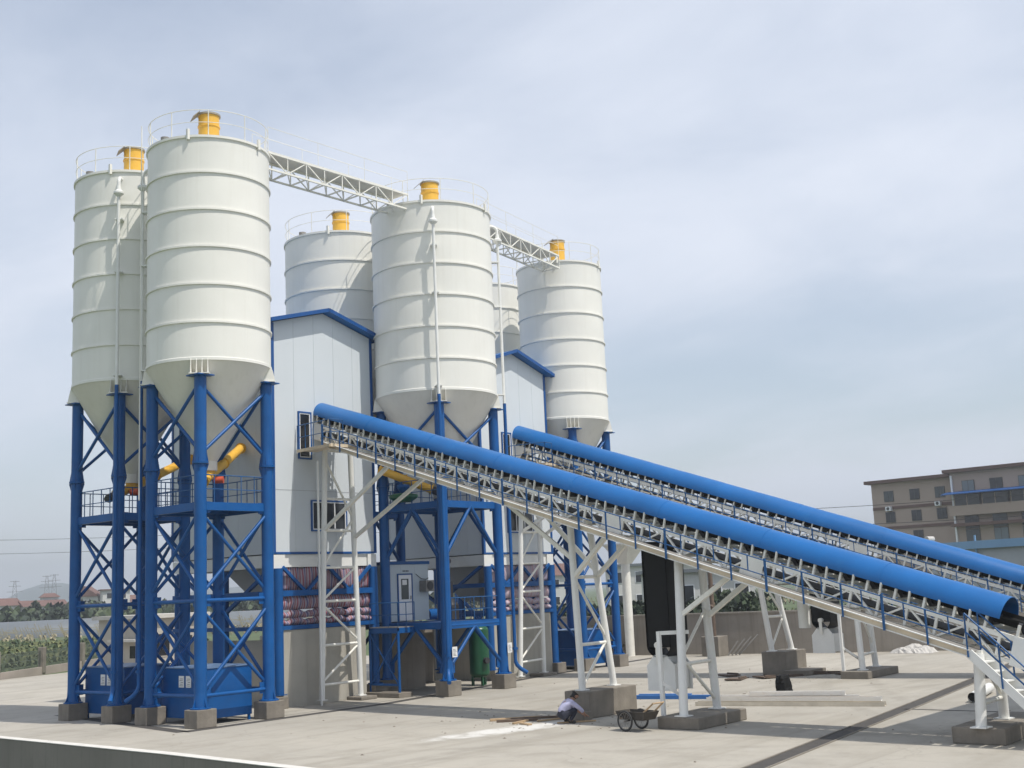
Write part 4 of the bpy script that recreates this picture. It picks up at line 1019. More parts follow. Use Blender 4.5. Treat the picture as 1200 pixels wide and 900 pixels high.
for j in range(n+1):
    for i in range(n+1):
        u, v = i/n*2-1, j/n*2-1; d = max(0, 1-(u*u+v*v)); vs.append((u*.8*(1+rnd.uniform(-.08,.08)), v*1.15*(1+rnd.uniform(-.08,.08)), max(0,.42*d**.6*(.65+.35*math.sin(3.1*u+2*v)*math.cos(4*v)))+rnd.uniform(0,.10)*(d>0)))
g.add(vs, [(j*(n+1)+i, j*(n+1)+i+1, (j+1)*(n+1)+i+1, (j+1)*(n+1)+i) for j in range(n) for i in range(n)])
tag(g.build('crumpled_sheet', M['sheet'], None, 0, (35.9,-11.7,.01)), 'crumpled heap of white plastic sheeting at the foot of the boundary wall', 'sheet')

# ------------------------------------------------------------------ yard clutter
def plank(p, q, w_, h, m, name, label, cat, group, z=0):
    p = Vector((*p, z+h/2+.002)); q = Vector((*q, z+h/2+.002)); c = (p+q)/2
    return tag(MB().beam(p-c, q-c, w_, h).build(name, M[m], None, .006, c), label, cat, group)
M['tan_profile'] = mat('stained_profile', (.58,.53,.44), .7, .15, 2, dirt=.5, dirt_col=(.62,.58,.5))
def profile(p, q, z, label, w_=.3, h=.13):
    """U-shaped white profile lying open side up"""
    c = Vector((*p, z)); d = Vector((*q, z))-c; u = d.normalized(); n = Vector((-u.y, u.x, 0))*w_/2
    g = MB(); t = .012
    for (a, b, z0, z1) in ((-1, 1, 0, t), (-1, -.93, t, h), (.93, 1, t, h)):
        g.prism([n*a+Vector((0,0,z0)), n*b+Vector((0,0,z0)), n*b+Vector((0,0,z1)), n*a+Vector((0,0,z1))], d)
    return tag(g.build('steel_profile', M['tan_profile' if 'front of its stack' in label else 'whiteboard'], None, 0, c), label, 'steel profile', 'white steel profiles stacked on the yard')
profile((9.35,-14.6),(10.75,-20.75), .005, 'longest white steel profile, lowest in front of its stack')
profile((9.8,-14.5),(11.1,-20.45), .005, 'white steel profile in the bottom layer, second from the front')
profile((10.25,-14.4),(11.3,-20.0), .005, 'white steel profile in the bottom layer, at the back of the stack')
profile((9.6,-14.9),(10.95,-20.55), .14, 'long white steel profile in the second layer, near the front of the stack')
profile((10.2,-14.9),(11.3,-19.6), .14, 'white steel profile in the second layer, at the back of the stack')
profile((10.2,-16.2),(11.2,-19.2), .28, 'short white steel profile lying on top of the stack')
for i, (p, q) in enumerate((((9.75,-15.2),(10.95,-20.3)),((10.45,-15.0),(11.3,-19.8)))):
    plank(p, q, .2, .05, 'wood', 'timber_batten', ('tan timber batten between the front white profiles','tan timber batten between the rear white profiles')[i], 'timber', 'timber battens in the profile stack', .004 if i else .138)
for i, (p, q) in enumerate((((12.4,-15.6),(13.6,-18.0)),((12.0,-14.8),(12.7,-16.3)))):
    tag(MB().beam((0,0,.03),(q[0]-p[0],q[1]-p[1],.03), .5, .05).build('panel_strip', M['whiteboard'], None, .005, (*p, .003)), ('flat white panel strip behind the stacked profiles','shorter flat white panel strip left of the other one behind the stack')[i], 'panel strip', 'flat white panel strips')
for i, (p, q) in enumerate((((10.7,-10.9),(11.5,-13.9)),((11.2,-11.0),(11.8,-12.9)))):
    plank(p, q, .16, .14, 'tarp_blue', 'blue_profile', ('longer blue steel profile lying behind the tall concrete block','shorter blue steel profile lying behind the longer one')[i], 'steel profile', 'blue steel profiles on the yard')
for i, (p, q, w_, h) in enumerate((((3.2,-10.55),(4.5,-11.6),.12,.08),((3.0,-11.0),(3.9,-12.0),.1,.08),((2.75,-11.9),(3.75,-11.75),.09,.06),((3.7,-11.0),(4.9,-12.2),.1,.07),((2.9,-12.1),(2.75,-12.6),.14,.05),((3.6,-12.2),(4.45,-12.5),.07,.05),((3.35,-13.2),(4.3,-14.0),.06,.05))):
    plank(p, q, w_, h, ('wood','rust','wood','rust','wood','wood','wood')[i], 'timber_offcut', ('thick timber offcut farthest from the crouching man','dark stick beside the thick timber offcut','thin pale stick in the middle of the loose timber','long dark stick pointing at the crouching man','short stub of timber nearest the camera','slim stick just left of the crouching man','thin lath lying in front of the crouching man')[i], 'timber', 'loose timber left of the crouching man')
for i, (x, y, a, l, wd, lab) in enumerate(((19.2,-10.6,.3,1.6,.7,'dark formwork board left of the tall block under the farther conveyor'),(20.6,-11.9,-.5,2.2,.9,'dark formwork board against the foot of the tall far block'),(20.9,-9.2,.9,1.5,.6,'dark board lying between the counterweight and the far tall block'),(22.7,-13.2,-.9,2.4,.9,'dark board between the tall far block and the low far slab'),(22.6,-14.1,-.3,1.4,.35,'reddish board lying left of the low far slab'))):
    o = MB().box(-l/2, l/2, -wd/2, wd/2, 0, .06).box(-l/2+.1, l/2-.2, -wd/2+.05, -wd/2+.13, .061, .12).build('formwork_board', M['rust'], None, .01, (x, y, .004)); o.rotation_euler = (0, R(2), a)
    tag(o, lab, 'board', 'old formwork boards under the farther conveyor')
# black sack
g = MB(); rnd = random.Random(5); n = 18; vs = []; rows = 9
for j in range(rows):
    v = j/(rows-1); r = .36*(1-.18*v)*(1 if j < rows-1 else .9)
    for i in range(n):
        t = 2*PI*i/n; q = r*(1+.07*math.sin(5*t+3*v)+rnd.uniform(-.05,.05)); vs.append((q*math.cos(t), q*math.sin(t)*.8, .62*v+(rnd.uniform(-.05,.06) if j == rows-1 else 0)))
g.add(vs, [(j*n+i, j*n+(i+1)%n, (j+1)*n+(i+1)%n, (j+1)*n+i) for j in range(rows-1) for i in range(n)])
k = len(g.v); g.add([(0,0,.5)]+vs[-n:], [(0, 1+(i+1)%n, 1+i) for i in range(n)])
tag(g.build('black_sack', M['black'], None, 0, (14.0,-15.5,.005)), 'black open sack standing on the yard behind the white profiles', 'sack')
# white pipe with open dark end
g = MB(); a = Vector((0,0,0)); b = Vector((3.4,.62,0)); g.tube(a, b, .16, 18, None, False); g.tube(a, b, .14, 18, None, False)
o = g.build('plastic_pipe', M['steel_white'], None, 0, (12.3,-23.0,.165)); tag(o, 'thick white pipe lying on the yard with its dark open end toward us', 'pipe')
MB().tube(a+Vector((.03,.006,0)), a+Vector((.06,.012,0)), .139, 18).build('bore_shade', M['black'], o)  # black disc standing in for the shade inside the open pipe

g = MB(); rnd = random.Random(9)
for (cx_, cy_, sx_, sy_, k_) in ((3.6,-11.6,1.6,1.6,90),(21,-11.5,3.5,2.5,110),(5.2,-14.2,1.2,1,40),(11.5,-13.5,2,1.5,50),(8,-8,9,8,45),(4.5,-21,5,4,18)):
    for i in range(k_):
        x, y, r = rnd.gauss(cx_, sx_), rnd.gauss(cy_, sy_), rnd.uniform(.012,.045); a = rnd.uniform(0,PI)
        c_, s_ = math.cos(a)*r, math.sin(a)*r
        g.add([(x-c_*1.6,y-s_*1.6,.001),(x+s_,y-c_,.001),(x+c_*1.3,y+s_*1.3,.001),(x-s_,y+c_,.001),(x+c_*.1,y,r*.7)], [(0,1,4),(1,2,4),(2,3,4),(3,0,4),(3,2,1,0)])
o = g.build('grit', mat('grit', (.17,.145,.115), .95, .4, 8)); struct(o, 'stuff'); o['label'] = 'small stones and rubble strewn over the yard'
# handcart
T = thing('handcart', 'two-wheeled handcart with spoked wheels in front of the tall concrete block', 'handcart', (2.72, -16.5, 0), R(171)); T.scale = (.9,.9,.9)
def wheel(x):
    g = MB(); g.sweep([(x, .3*math.cos(2*PI*i/28), .33+.3*math.sin(2*PI*i/28)) for i in range(28)], .032, 8, True)
    o = g.build('wheel', M['tyre'], T)
    g = MB(); g.sweep([(x, .262*math.cos(2*PI*i/28), .33+.262*math.sin(2*PI*i/28)) for i in range(28)], .012, 6, True)
    for i in range(14): t = 2*PI*i/14; g.tube((x+(.03 if i%2 else -.03),.02*math.cos(t),.33+.02*math.sin(t)),(x,.262*math.cos(t),.33+.262*math.sin(t)), .005, 4)
    g.tube((x-.05,0,.33),(x+.05,0,.33), .03, 10); g.build('spokes', M['grate'], o)
wheel(-.38); wheel(.38)
MB().tube((-.42,0,.33),(.42,0,.33), .018, 8).build('axle', M['dark'], T)
g = MB(); g.add([(-.3,-.35,.36),(.3,-.35,.36),(.3,.7,.36),(-.3,.7,.36),(-.34,-.45,.62),(.34,-.45,.62),(.34,.85,.62),(-.34,.85,.62)], [(0,3,2,1),(0,1,5,4),(1,2,6,5),(2,3,7,6),(3,0,4,7)])
o = g.build('tray', mat('rusty_tray', (.055,.047,.038), .8, .25, 4), T); md = o.modifiers.new('thick','SOLIDIFY'); md.thickness = .02
g = MB()
for s in (-1, 1): g.tube((s*.3,-.3,.4),(s*.27,-.05,.42), .025, 8); g.tube((s*.27,.5,.45),(s*.24,1.15,.92), .03, 8)
g.tube((-.24,1.13,.905),(.24,1.13,.905), .026, 8); g.build('handle', M['wood'], T)

# ------------------------------------------------------------------ the crouching man
def skinned(name, verts, edges, radii, m, parent=None, loc=None, sub=2):
    me = bpy.data.meshes.new(name); me.from_pydata(verts, edges, []); o = bpy.data.objects.new(name, me); C.objects.link(o)
    md = o.modifiers.new('skin', 'SKIN'); md.use_smooth_shade = True
    if not me.skin_vertices: return o
    d = me.skin_vertices[0].data
    for i, r in enumerate(radii): d[i].radius = (r, r) if not isinstance(r, tuple) else r
    d[0].use_root = True
    sb = o.modifiers.new('sub', 'SUBSURF'); sb.levels = sub; sb.render_levels = sub
    me.materials.append(m)
    if parent: o.parent = parent
    if loc: o.location = loc
    return o
J = dict(pel=(-.08,0,.27), waist=(.0,0,.38), chest=(.15,0,.53), neck0=(.25,0,.62), neck=(.30,0,.66), head0=(.36,0,.69), head1=(.42,0,.745), head2=(.40,0,.80),
         nose=(.475,0,.70), chin=(.435,0,.66))
V = []; Ed = []; Rd = []; ix = {}
def jv(n, p, r): ix[n] = len(V); V.append(p); Rd.append(r); return ix[n]
def je(*ns):
    for a, b in zip(ns, ns[1:]): Ed.append((ix[a], ix[b]))
jv('pel', J['pel'], (.115,.14)); jv('waist', J['waist'], (.11,.13)); jv('chest', J['chest'], (.115,.155)); jv('neck0', J['neck0'], .075); jv('neck', J['neck'], .055)
jv('head0', J['head0'], .07); jv('head1', J['head1'], .092); jv('head2', J['head2'], .06); je('pel','waist','chest','neck0','neck','head0','head1','head2')
for s, t in ((1,'l'),(-1,'r')):
    jv('hip'+t, (-.05,s*.1,.24), .10); jv('thigh'+t, (.14,s*.15,.31), .078); jv('knee'+t, (.34,s*.17,.40), .055); jv('calf'+t, (.22,s*.16,.22), .05); jv('ankle'+t, (.12,s*.15,.08), .035); jv('heel'+t, (.09,s*.15,.04), .033); jv('toe'+t, (.30,s*.16,.03), .028)
    je('pel','hip'+t,'thigh'+t,'knee'+t,'calf'+t,'ankle'+t,'heel'+t); je('ankle'+t,'toe'+t)
    jv('sh'+t, (.2,s*.19,.56), .062); jv('ua'+t, (.32,s*.23,.47), .045); jv('el'+t, (.43,s*.24,.38), .037); jv('fa'+t, (.52,s*.19,.30), .032); jv('wr'+t, (.60,s*.13,.23), .024); jv('pa'+t, (.65,s*.11,.20), .03)
    je('chest','sh'+t,'ua'+t,'el'+t,'fa'+t,'wr'+t,'pa'+t)
    for k, (dy, ln) in enumerate(((-.03,.062),(-.011,.075),(.009,.07),(.028,.055))):
        jv(f'f{k}'+t, (.675,s*(.11+dy),.185), .010); jv(f'g{k}'+t, (.675+ln*.6,s*(.11+dy*1.15),.165), .009); jv(f'h{k}'+t, (.675+ln*.7,s*(.11+dy*1.15),.13), .008)
        je('pa'+t, f'f{k}'+t, f'g{k}'+t, f'h{k}'+t)
    jv('t0'+t, (.64,s*(.11-.045),.19), .012); jv('t1'+t, (.675,s*(.11-.06),.165), .009); je('pa'+t,'t0'+t,'t1'+t)
man = skinned('person', V, Ed, Rd, M['skin'], None, (3.4,-13.42,0)); man.rotation_euler = (0,0,R(-28)); man.scale = (1.12,1.12,1.12)
tag(man, 'man in lilac shirt and dark trousers crouching by the tall concrete block', 'person')
def sub(names, chains, grow, m, name):
    vs = []; rr = []; mp = {}
    for n in names: mp[n] = len(vs); vs.append(V[ix[n]]); r = Rd[ix[n]]; rr.append(tuple(q+grow for q in r) if isinstance(r, tuple) else r+grow)
    ed = [(mp[a], mp[b]) for ch in chains for a, b in zip(ch, ch[1:])]
    return skinned(name, vs, ed, rr, m, man)
sub(['pel','waist','chest','neck0','shl','ual','ell','fal','shr','uar','elr','far'], [('pel','waist','chest','neck0'),('chest','shl','ual','ell','fal'),('chest','shr','uar','elr','far')], .02, M['shirt'], 'shirt')
sub(['pel','waist','hipl','thighl','kneel','calfl','anklel','hipr','thighr','kneer','calfr','ankler'], [('pel','waist'),('pel','hipl','thighl','kneel','calfl','anklel'),('pel','hipr','thighr','kneer','calfr','ankler')], .013, M['trousers'], 'trousers')
sub(['heell','anklel','toel'], [('heell','anklel','toel')], .012, M['shoe'], 'shoe'); sub(['heelr','ankler','toer'], [('heelr','ankler','toer')], .012, M['shoe'], 'shoe')
skinned('hair', [(.35,0,.755),(.385,0,.795),(.42,0,.815),(.33,0,.72)], [(0,1),(1,2),(0,3)], [.078,.076,.05,.058], M['hair'], man)
g = MB()
for s in (-1, 1):
    g.sweep([(.36+.02*math.cos(2*PI*i/10), s*.092, .72+.03*math.sin(2*PI*i/10)) for i in range(10)], .009, 6, True)
g.tube((.435,0,.715),(.485,0,.69), .014, 8, .02); g.build('ears_and_nose', M['skin'], man)
g = MB(); 
for s in (-1, 1): g.tube((.468,s*.035,.735),(.482,s*.035,.732), .011, 8)
g.tube((.448,-.025,.665),(.448,.025,.665), .007, 6); g.build('eyes_and_mouth', M['hair'], man)

# ------------------------------------------------------------------ off to the right: roof of the aggregate bins (casts the broad shadow)
T = thing('bin_roof', 'flat roof over the aggregate bins beyond the right edge, shading the yard', 'roof', (5.5, -46, 0))
MB().box(0, 20, 0, 17.2, 10.9, 11.1).build('roof_sheet', M['blue_shed'], T)
for x in (.4, 10, 19.6):
    for y in (.4, 16.6): MB().tube((x,y,0),(x,y,10.89), .16, 12).build('post', M['steel'], T)

# ------------------------------------------------------------------ background: fence, hut, crops, trees, houses
def leafcloud(g, cx, cy, cz, rx, ry, rz_, n, size, rnd, shell=.45):
    for i in range(n):
        while True:
            x, y, z = (rnd.uniform(-1,1) for _ in range(3)); d = x*x+y*y+z*z
            if shell*shell*rnd.random() < d <= 1: break
        p = Vector((cx+x*rx, cy+y*ry, cz+z*rz_)); a = Vector((rnd.gauss(0,1), rnd.gauss(0,1), rnd.gauss(0,1))).normalized()
        b = a.orthogonal().normalized(); c = a.cross(b); s = size*rnd.uniform(.6,1.4)
        g.add([p-b*s-c*s*.5, p+b*s-c*s*.4, p+b*s*.7+c*s*.6, p-b*s*.6+c*s*.5], [(0,1,2,3)])
def tree(x, y, h, wd, label, m='leaf_dark', cat='tree', group=None, seed=0, conic=False, n=520, name='broadleaf_tree', z0=-.12):
    rnd = random.Random(seed); T = thing(name, label, cat, (x, y, z0), 0, group)
    g = MB(); g.tube((0,0,0),(0,0,h*.55), wd*.05+.06, 8, wd*.03)
    for i in range(4): t = i*1.7+seed; g.tube((0,0,h*.3),(math.cos(t)*wd*.3,math.sin(t)*wd*.3,h*.6), wd*.025, 6, wd*.01)
    g.build('trunk', M['bark'], T)
    g = MB(); s = (wd*.045+.05)*(.62 if n > 1000 else 1)
    if conic:
        for i in range(8): v = i/8; leafcloud(g, 0, 0, h*(.15+.8*v), wd*.5*(1-v)+.1, wd*.5*(1-v)+.1, h*.09, int(n/8*(1.6-1.1*v)), s, rnd, .2)
    else:
        for i in range(9):
            t = rnd.uniform(0,2*PI); q = rnd.uniform(.15,.62)*wd*.5; zz = h*rnd.uniform(.32,.8); k = rnd.uniform(.24,.36)
            leafcloud(g, q*math.cos(t), q*math.sin(t), zz, wd*k, wd*k, h*k*.55, n//9, s, rnd)
    g.build('crown', M[m], T); return T

# mesh fence with concrete posts along the left edge of the yard
fa, fb = Vector((.85,29.75,0)), Vector((33.0,53.5,0)); d = (fb-fa); ln = d.length; rz = math.atan2(d.y, d.x)
T = thing('mesh_fence', 'low wire mesh fence with concrete posts between the yard and the crop field', 'fence', fa, rz)
n = int(ln/6.55)
for i in range(n+1):
    x = i*6.55; MB().box(x-.24, x+.24, -.2, .2, 0, 1.72).build('post', M['concrete'], T, .03)
MB().box(-1, ln+1, -.14, .14, -.3, .42).build('plinth', mat('fence_plinth', (.36,.31,.27), .9, .12, .6, dirt=.3), T)
g = MB(); x = 0.0
while x < ln: g.beam((x,0,.4),(x,0,1.5), .028, .02); x += .17
for z in (.55,.95,1.35,1.5): g.beam((0,0,z),(ln,0,z), .025, .025)
g.build('wire_mesh', mat('fence_wire', (.10,.12,.10), .6, .1, 3), T)

# small concrete hut seen through the left silo towers
T = thing('concrete_hut', 'small flat-roofed concrete hut seen through the legs of the left silo towers', 'hut', (19.2, 33.2, 0))
W, D, H = 4.6, 5.4, 3.35
MB().box(0, W, 0, D, 0, H).build('wall', M['hutwall'], T)
MB().box(-.35, W+.35, -.35, D+.35, H+.002, H+.25).build('roof', mat('hut_roof', (.5,.48,.44), .9, .1, 1), T)
for (x0, x1, z0, z1) in ((.8,1.9,.9,2.3),(2.9,3.7,0.02,2.1)):
    o = MB().box(x0-.1, x1+.1, -.03, -.001, z0-.1 if z0 > .1 else z0, z1+.1).build('window' if z0 > .1 else 'door', M['hutwall'], T); MB().box(x0, x1, -.05, -.031, z0, z1).build('opening', M['glass'], o)
g = MB().box(-.9, -.001, -.3, D*.55, 1.9, 2.05); g.build('canopy', mat('hut_roof', (.5,.48,.44)), T)
o = MB().box(-.03, -.001, .6, 1.7, .7, 1.7).build('window', M['hutwall'], T); MB().box(-.05, -.031, .7, 1.6, .8, 1.6).build('opening', M['glass'], o)

# crops, verge, greenhouse
rnd = random.Random(11); g = MB()
def tuft(g, x, y, z, h, w_, k, rnd):
    for i in range(k):
        t = rnd.uniform(0, 2*PI); b = Vector((math.cos(t), math.sin(t), 0)); n_ = Vector((-b.y, b.x, 0))*w_*.3
        p = Vector((x, y, z)); q = p+b*w_*.5+Vector((0,0,h*rnd.uniform(.6,1))); r = p+b*w_*rnd.uniform(.9,1.3)+Vector((0,0,h*rnd.uniform(.3,.75)))
        g.add([p-n_*.4, p+n_*.4, q+n_, q-n_], [(0,1,2,3)]); g.add([q-n_, q+n_, r], [(0,1,2)])
du = d.normalized(); dn = Vector((-du.y, du.x, 0))
for row in range(60):
    off = 3.2+row*1.2*(1+row*.022)
    step = .75+row*.035; t = -18.0-row*.9
    while t < ln+26+row*1.0:
        p = fa+du*(t+rnd.uniform(-.3,.3))+dn*(off+rnd.uniform(-.2,.2)); tuft(g, p.x, p.y, -.14, rnd.uniform(.6,1.15), .5+.015*row, 7, rnd); t += step
o = g.build('crop_field', M['crop']); struct(o, 'stuff'); o['label'] = 'rows of leafy crops in the field beyond the mesh fence'
g = MB(); rnd = random.Random(17)
for row in range(5):
    t = -60.0
    while t < 150:
        p = Vector((-27.3,-37.19,0))+Vector((math.sin(R(30)),math.cos(R(30)),0))*(168+row*8)+Vector((math.cos(R(30)),-math.sin(R(30)),0))*t
        h = rnd.uniform(1.7,2.3); e = rnd.uniform(.7,1.1)
        g.beam((p.x,p.y,-.1),(p.x-e*.87,p.y+e*.5,h), .07, .07)
        if rnd.random() < .5: g.beam((p.x-e*.6,p.y+e*.35,h*.7),(p.x-e*.6-1.4*.87,p.y+e*.35+.7,h*.75), .05, .05)
        tuft(g, p.x, p.y, -.12, 1.0, .7, 2, rnd)
        t += rnd.uniform(1.3,2.0)
o = g.build('bean_stakes', mat('dry_stakes', (.26,.23,.15), .9, .2, .5)); struct(o, 'stuff'); o['label'] = 'pale slanting stakes at the far side of the crop field'
g = MB(); rnd = random.Random(12)
for i in range(4200):
    p = fa+du*rnd.uniform(-16, ln+3)+dn*rnd.uniform(.35, 2.9); tuft(g, p.x, p.y, -.14, rnd.uniform(.25,.6), .4, 3, rnd)
o = g.build('verge_grass', M['grass']); struct(o, 'stuff'); o['label'] = 'rough green grass along the foot of the mesh fence'
c0 = Vector((-27.3,-37.19,0))
T = thing('greenhouse', 'long low plastic covered greenhouse beyond the crop field', 'greenhouse', (c0.x+212*math.sin(R(30)), c0.y+212*math.cos(R(30)),-.12), R(-30))
g = MB(); n = 10
prof = [(3.2*math.cos(PI*i/n), 2.7*math.sin(PI*i/n)) for i in range(n+1)]
vs = [(-60, a, b) for a, b in prof]+[(60, a, b) for a, b in prof]; m = n+1
g.add(vs, [(i,i+1,m+i+1,m+i) for i in range(n)]+[tuple(range(m))[::-1], tuple(range(m,2*m))], [True]*n+[False]*2)
g.build('film', M['poly'], T)
g = MB()
for i in range(31): x = -60+i*4; g.sweep([(x, a*1.01, b*1.01) for a, b in prof], .03, 4)
g.build('hoop', M['grate'], T)

c0 = Vector((-27.3,-37.19,0))
def at(px, dist):
    """ground point seen in the direction of a bearing (degrees from +Y towards +X) at a distance"""
    return c0.x+dist*math.sin(R(px)), c0.y+dist*math.cos(R(px))
GT = 'trees and bushes beyond the crop field'
kinds = [('dark bushy broadleaf tree in the belt beyond the crop field','leaf_dark',False),('mid green bush in the belt beyond the crop field','leaf_mid',False),('pointed dark conifer among the low trees beyond the crop field','leaf_dark',True)]
rnd = random.Random(21)
spec = [(27.2,175,3.6,9,0),(28.0,190,4.2,9,1),(28.9,200,5.4,5.0,2),(29.7,180,3.8,8,0),(30.4,205,6.0,8,0),(31.2,185,3.6,9,1),(32.0,200,4.6,9,0),(33.0,180,3.4,9,1),(34.2,190,4.5,9,0),(35.4,185,3.8,9,0),(36.8,200,5.2,10,1),(38.2,180,4.0,9,0),(39.6,190,4.4,10,0),(41.2,185,3.8,10,1),(43.0,180,4.2,10,0),(45,175,4.0,10,0),(47,180,4.2,11,1),(49,175,4.2,10,0)]
for i, (b, ds, h, wd, k) in enumerate(spec):
    ds *= 1.5; h *= 1.25; wd *= 1.9
    x, y = at(b, ds); tree(x, y, h, wd, kinds[k][0], kinds[k][1], 'tree', GT, 100+i, kinds[k][2], 420, ('broadleaf_tree','leafy_bush','conifer_tree')[k])
# bushes on the bank behind the boundary wall
GB = 'bushes on the ground behind the boundary wall'
kb = [('dark green bush behind the boundary wall','leaf_dark'),('light green bush behind the boundary wall','leaf_mid'),('dry brownish shrub behind the boundary wall','leaf_dry')]
bs = [(51.6,84,3.4,6,1),(52.6,92,4.6,7,0),(53.6,88,3.2,6,1),(54.4,76,3.0,5,2),(55.2,95,5.0,7,0),(56.2,86,3.6,6,1),(57.2,78,3.0,4.5,2),(58.2,92,4.6,7,0),(59.3,84,3.6,6,0),(60.2,100,5.6,8,0),(61.1,80,2.9,4,2),(62,88,3.9,6,1),(63,92,3.6,5.5,0),(64,84,3.0,4.5,1),(65.2,88,3.6,6,0),(66.4,84,3.0,5,2),(67.6,90,3.6,6,1),(69,86,3.2,6,0),(70.5,90,3.6,6,1),(72.2,92,3.4,6,0)]
for i, (b, ds, h, wd, k) in enumerate(bs):
    x, y = at(b, ds); tree(x, y, h*.66, wd, kb[k][0], kb[k][1], 'bush', GB, 200+i, False, 1300, ('dense_bush','leafy_bush','dry_shrub')[k])
rnd = random.Random(31); g = MB()
for i in range(2600):
    b = rnd.uniform(50, 74); ds = rnd.uniform(70, 120); x, y = at(b, ds)
    if x > 38.5+max(0,(-y-8)*.35): tuft(g, x, y, -.12, rnd.uniform(.6,1.7), .8, 4, rnd)
o = g.build('rough_growth', M['grass']); struct(o, 'stuff'); o['label'] = 'rough weeds growing behind the boundary wall'

# far houses
def house(b, ds, w_, dp, h, rh, label, hip=False, turn=0, wins=3, roofm='roof_red', wallm='render_white', storeys=2, seed=1):
    if b < 40: ds *= 1.3; w_ *= 1.2; h *= .86; rh *= .8
    x, y = at(b, ds); T = thing('village_house', label, 'house', (x, y, -.12), R(-b)+turn)
    MB().box(-w_/2, w_/2, 0, dp, 0, h).build('wall', M[wallm], T)
    g = MB(); e = .5
    A = [(-w_/2-e,-e,h),(w_/2+e,-e,h),(w_/2+e,dp+e,h),(-w_/2-e,dp+e,h)]; ins = w_*.3 if hip else 0
    if rh > .4:
        g.add(A+[(-w_/2-e+ins,dp/2,h+rh),(w_/2+e-ins,dp/2,h+rh)], [(0,1,5,4),(2,3,4,5),(1,2,5),(3,0,4),(3,2,1,0)])
    else: g.box(-w_/2-e, w_/2+e, -e, dp+e, h+.002, h+rh)
    g.build('roof', M[roofm], T)
    for s in range(storeys):
        z0 = h*(s+.3)/storeys
        for i in range(wins):
            xx = -w_/2+w_*(i+.5)/wins; f = MB().box(xx-.75, xx+.75, -.06, -.001, z0-.08, z0+h/storeys*.45+.08).build('window', M['frame_white'], T); MB().box(xx-.65, xx+.65, -.09, -.061, z0, z0+h/storeys*.45).build('pane', M['glass'], f)
    return T
house(27.9, 262, 5.2, 7, 6.8, 2.4, 'small red-roofed white house at the far left edge beyond the field', False, .5)
house(29.35, 262, 9, 8, 6.2, 2.0, 'long low red-roofed house left of the far left silo tower', False, .3, 4)
house(29.5, 275, 3.6, 5, 9.0, 1.4, 'narrow red-roofed house rising behind the long low one', True, .1, 2, 'roof_red', 'render_white', 3)
house(31.6, 262, 4.5, 7, 8.5, 3.4, 'white house with a steep red roof seen through the far left tower', False, 1.3, 2)
house(32.25, 255, 5.6, 8, 10.0, .4, 'three-storey flat-roofed house seen through the far left tower', False, .1, 2, 'browntrim', 'render_white', 3)
house(33.1, 268, 7, 8, 6.4, 2.4, 'red-roofed house behind the left tower legs, right of the flat-roofed one', False, .4, 3)
house(52.2, 240, 9, 8, 6.6, 2.4, 'red-roofed house seen between the second mixing tower and the farther silo tower', False, .2, 3)
house(57.1, 190, 16, 9, 7.0, .4, 'long pale flat-roofed building behind the bushes, right of the black belt loop', False, .1, 5, 'poly', 'render_white', 2)
house(58.9, 125, 11, 8, 5.2, .35, 'low pale workshop behind the boundary wall under the nearer conveyor', False, .1, 4, 'poly', 'render_white', 1)

# brown apartment block on the right
bx, by = 154.5, 40.4
T = thing('apartment_block', 'brown five-storey apartment block with dark cornice at the right edge', 'apartment block', (bx, by, -.12), R(-3))
def wing(y0, y1, x0, x1, h, name):
    MB().box(x0, x1, y0, y1, 0, h).build(name, M['brownwall'], T)
    MB().box(x0-.8, x1+.8, y0-.8, y1+.8, h+.002, h+.5).build('cornice', M['browntrim'], T)
HT = 18.0
wing(-13.5, 0, .0, 14, HT, 'left_wing_wall'); wing(-62, -13.55, -2.0, 16, HT+.4, 'main_wall')
g = MB(); sh = HT/5.6
for k in (3.45, 4.4): g.box(-.12, -.002, -13.4, -.02, k*sh-.25, k*sh+.2)
for k in (3.35,): g.box(-3.4, -2.003, -62, -13.6, k*sh-.3, k*sh+.15)
g.build('string_course', M['browntrim'], T)
MB().box(-3.4, -2.003, -62, -13.6, 4.18*sh-.1, 4.18*sh+.05).build('balcony_slab', M['brownwall'], T)
MB().box(-3.4, -3.25, -62, -13.6, 4.18*sh-1.4, 4.18*sh-.105).build('balcony_wall', M['brownwall'], T)
rw = random.Random(2); M['curtain'] = glass('curtained_glass', (.13,.16,.18))
def win(x, y, z, w_, h, two=True):
    f = MB().box(x-.1, x-.002, y-w_/2-.08, y+w_/2+.08, z-.08, z+h+.08).build('window', mat('bronze_frame', (.07,.066,.062), .5), T)
    MB().box(x-.13, x-.101, y-w_/2, y-.04, z, z+h).box(x-.13, x-.101, y+.04, y+w_/2, z, z+h).build('pane', M[rw.choice(('glass','glass','glass_grey','curtain'))], f)
for k in (3.55, 4.55):
    for y in (-2.8, -7.0, -11.0): win(0, y, k*sh+.55, 1.4, 1.5)
for k in (2.6,):
    for y in (-2.8, -7.0): win(0, y, k*sh+.55, 1.4, 1.5)
for k in (1.3, 2.35, 3.3-.35):
    for i in range(11): win(-2.0, -16.2-i*4.1, k*sh+.7, 1.9, 1.7)
for i in range(11): win(-2.0, -16.2-i*4.1, 4.75*sh+.3, 1.7, 1.5)
for i in range(11):
    f = MB().box(-3.35, -3.22, -18.1-i*4.1, -14.4-i*4.1, 4.22*sh-.1, 4.22*sh+1.45).build('balcony_glazing', M['glass'], T)
    g = MB()
    for q in (0, 1.85): g.box(-3.39, -3.355, -14.45-i*4.1-q-.05, -14.45-i*4.1-q+.05, 4.22*sh-.1, 4.22*sh+1.45)
    g.build('mullion', M['brownwall'], f)
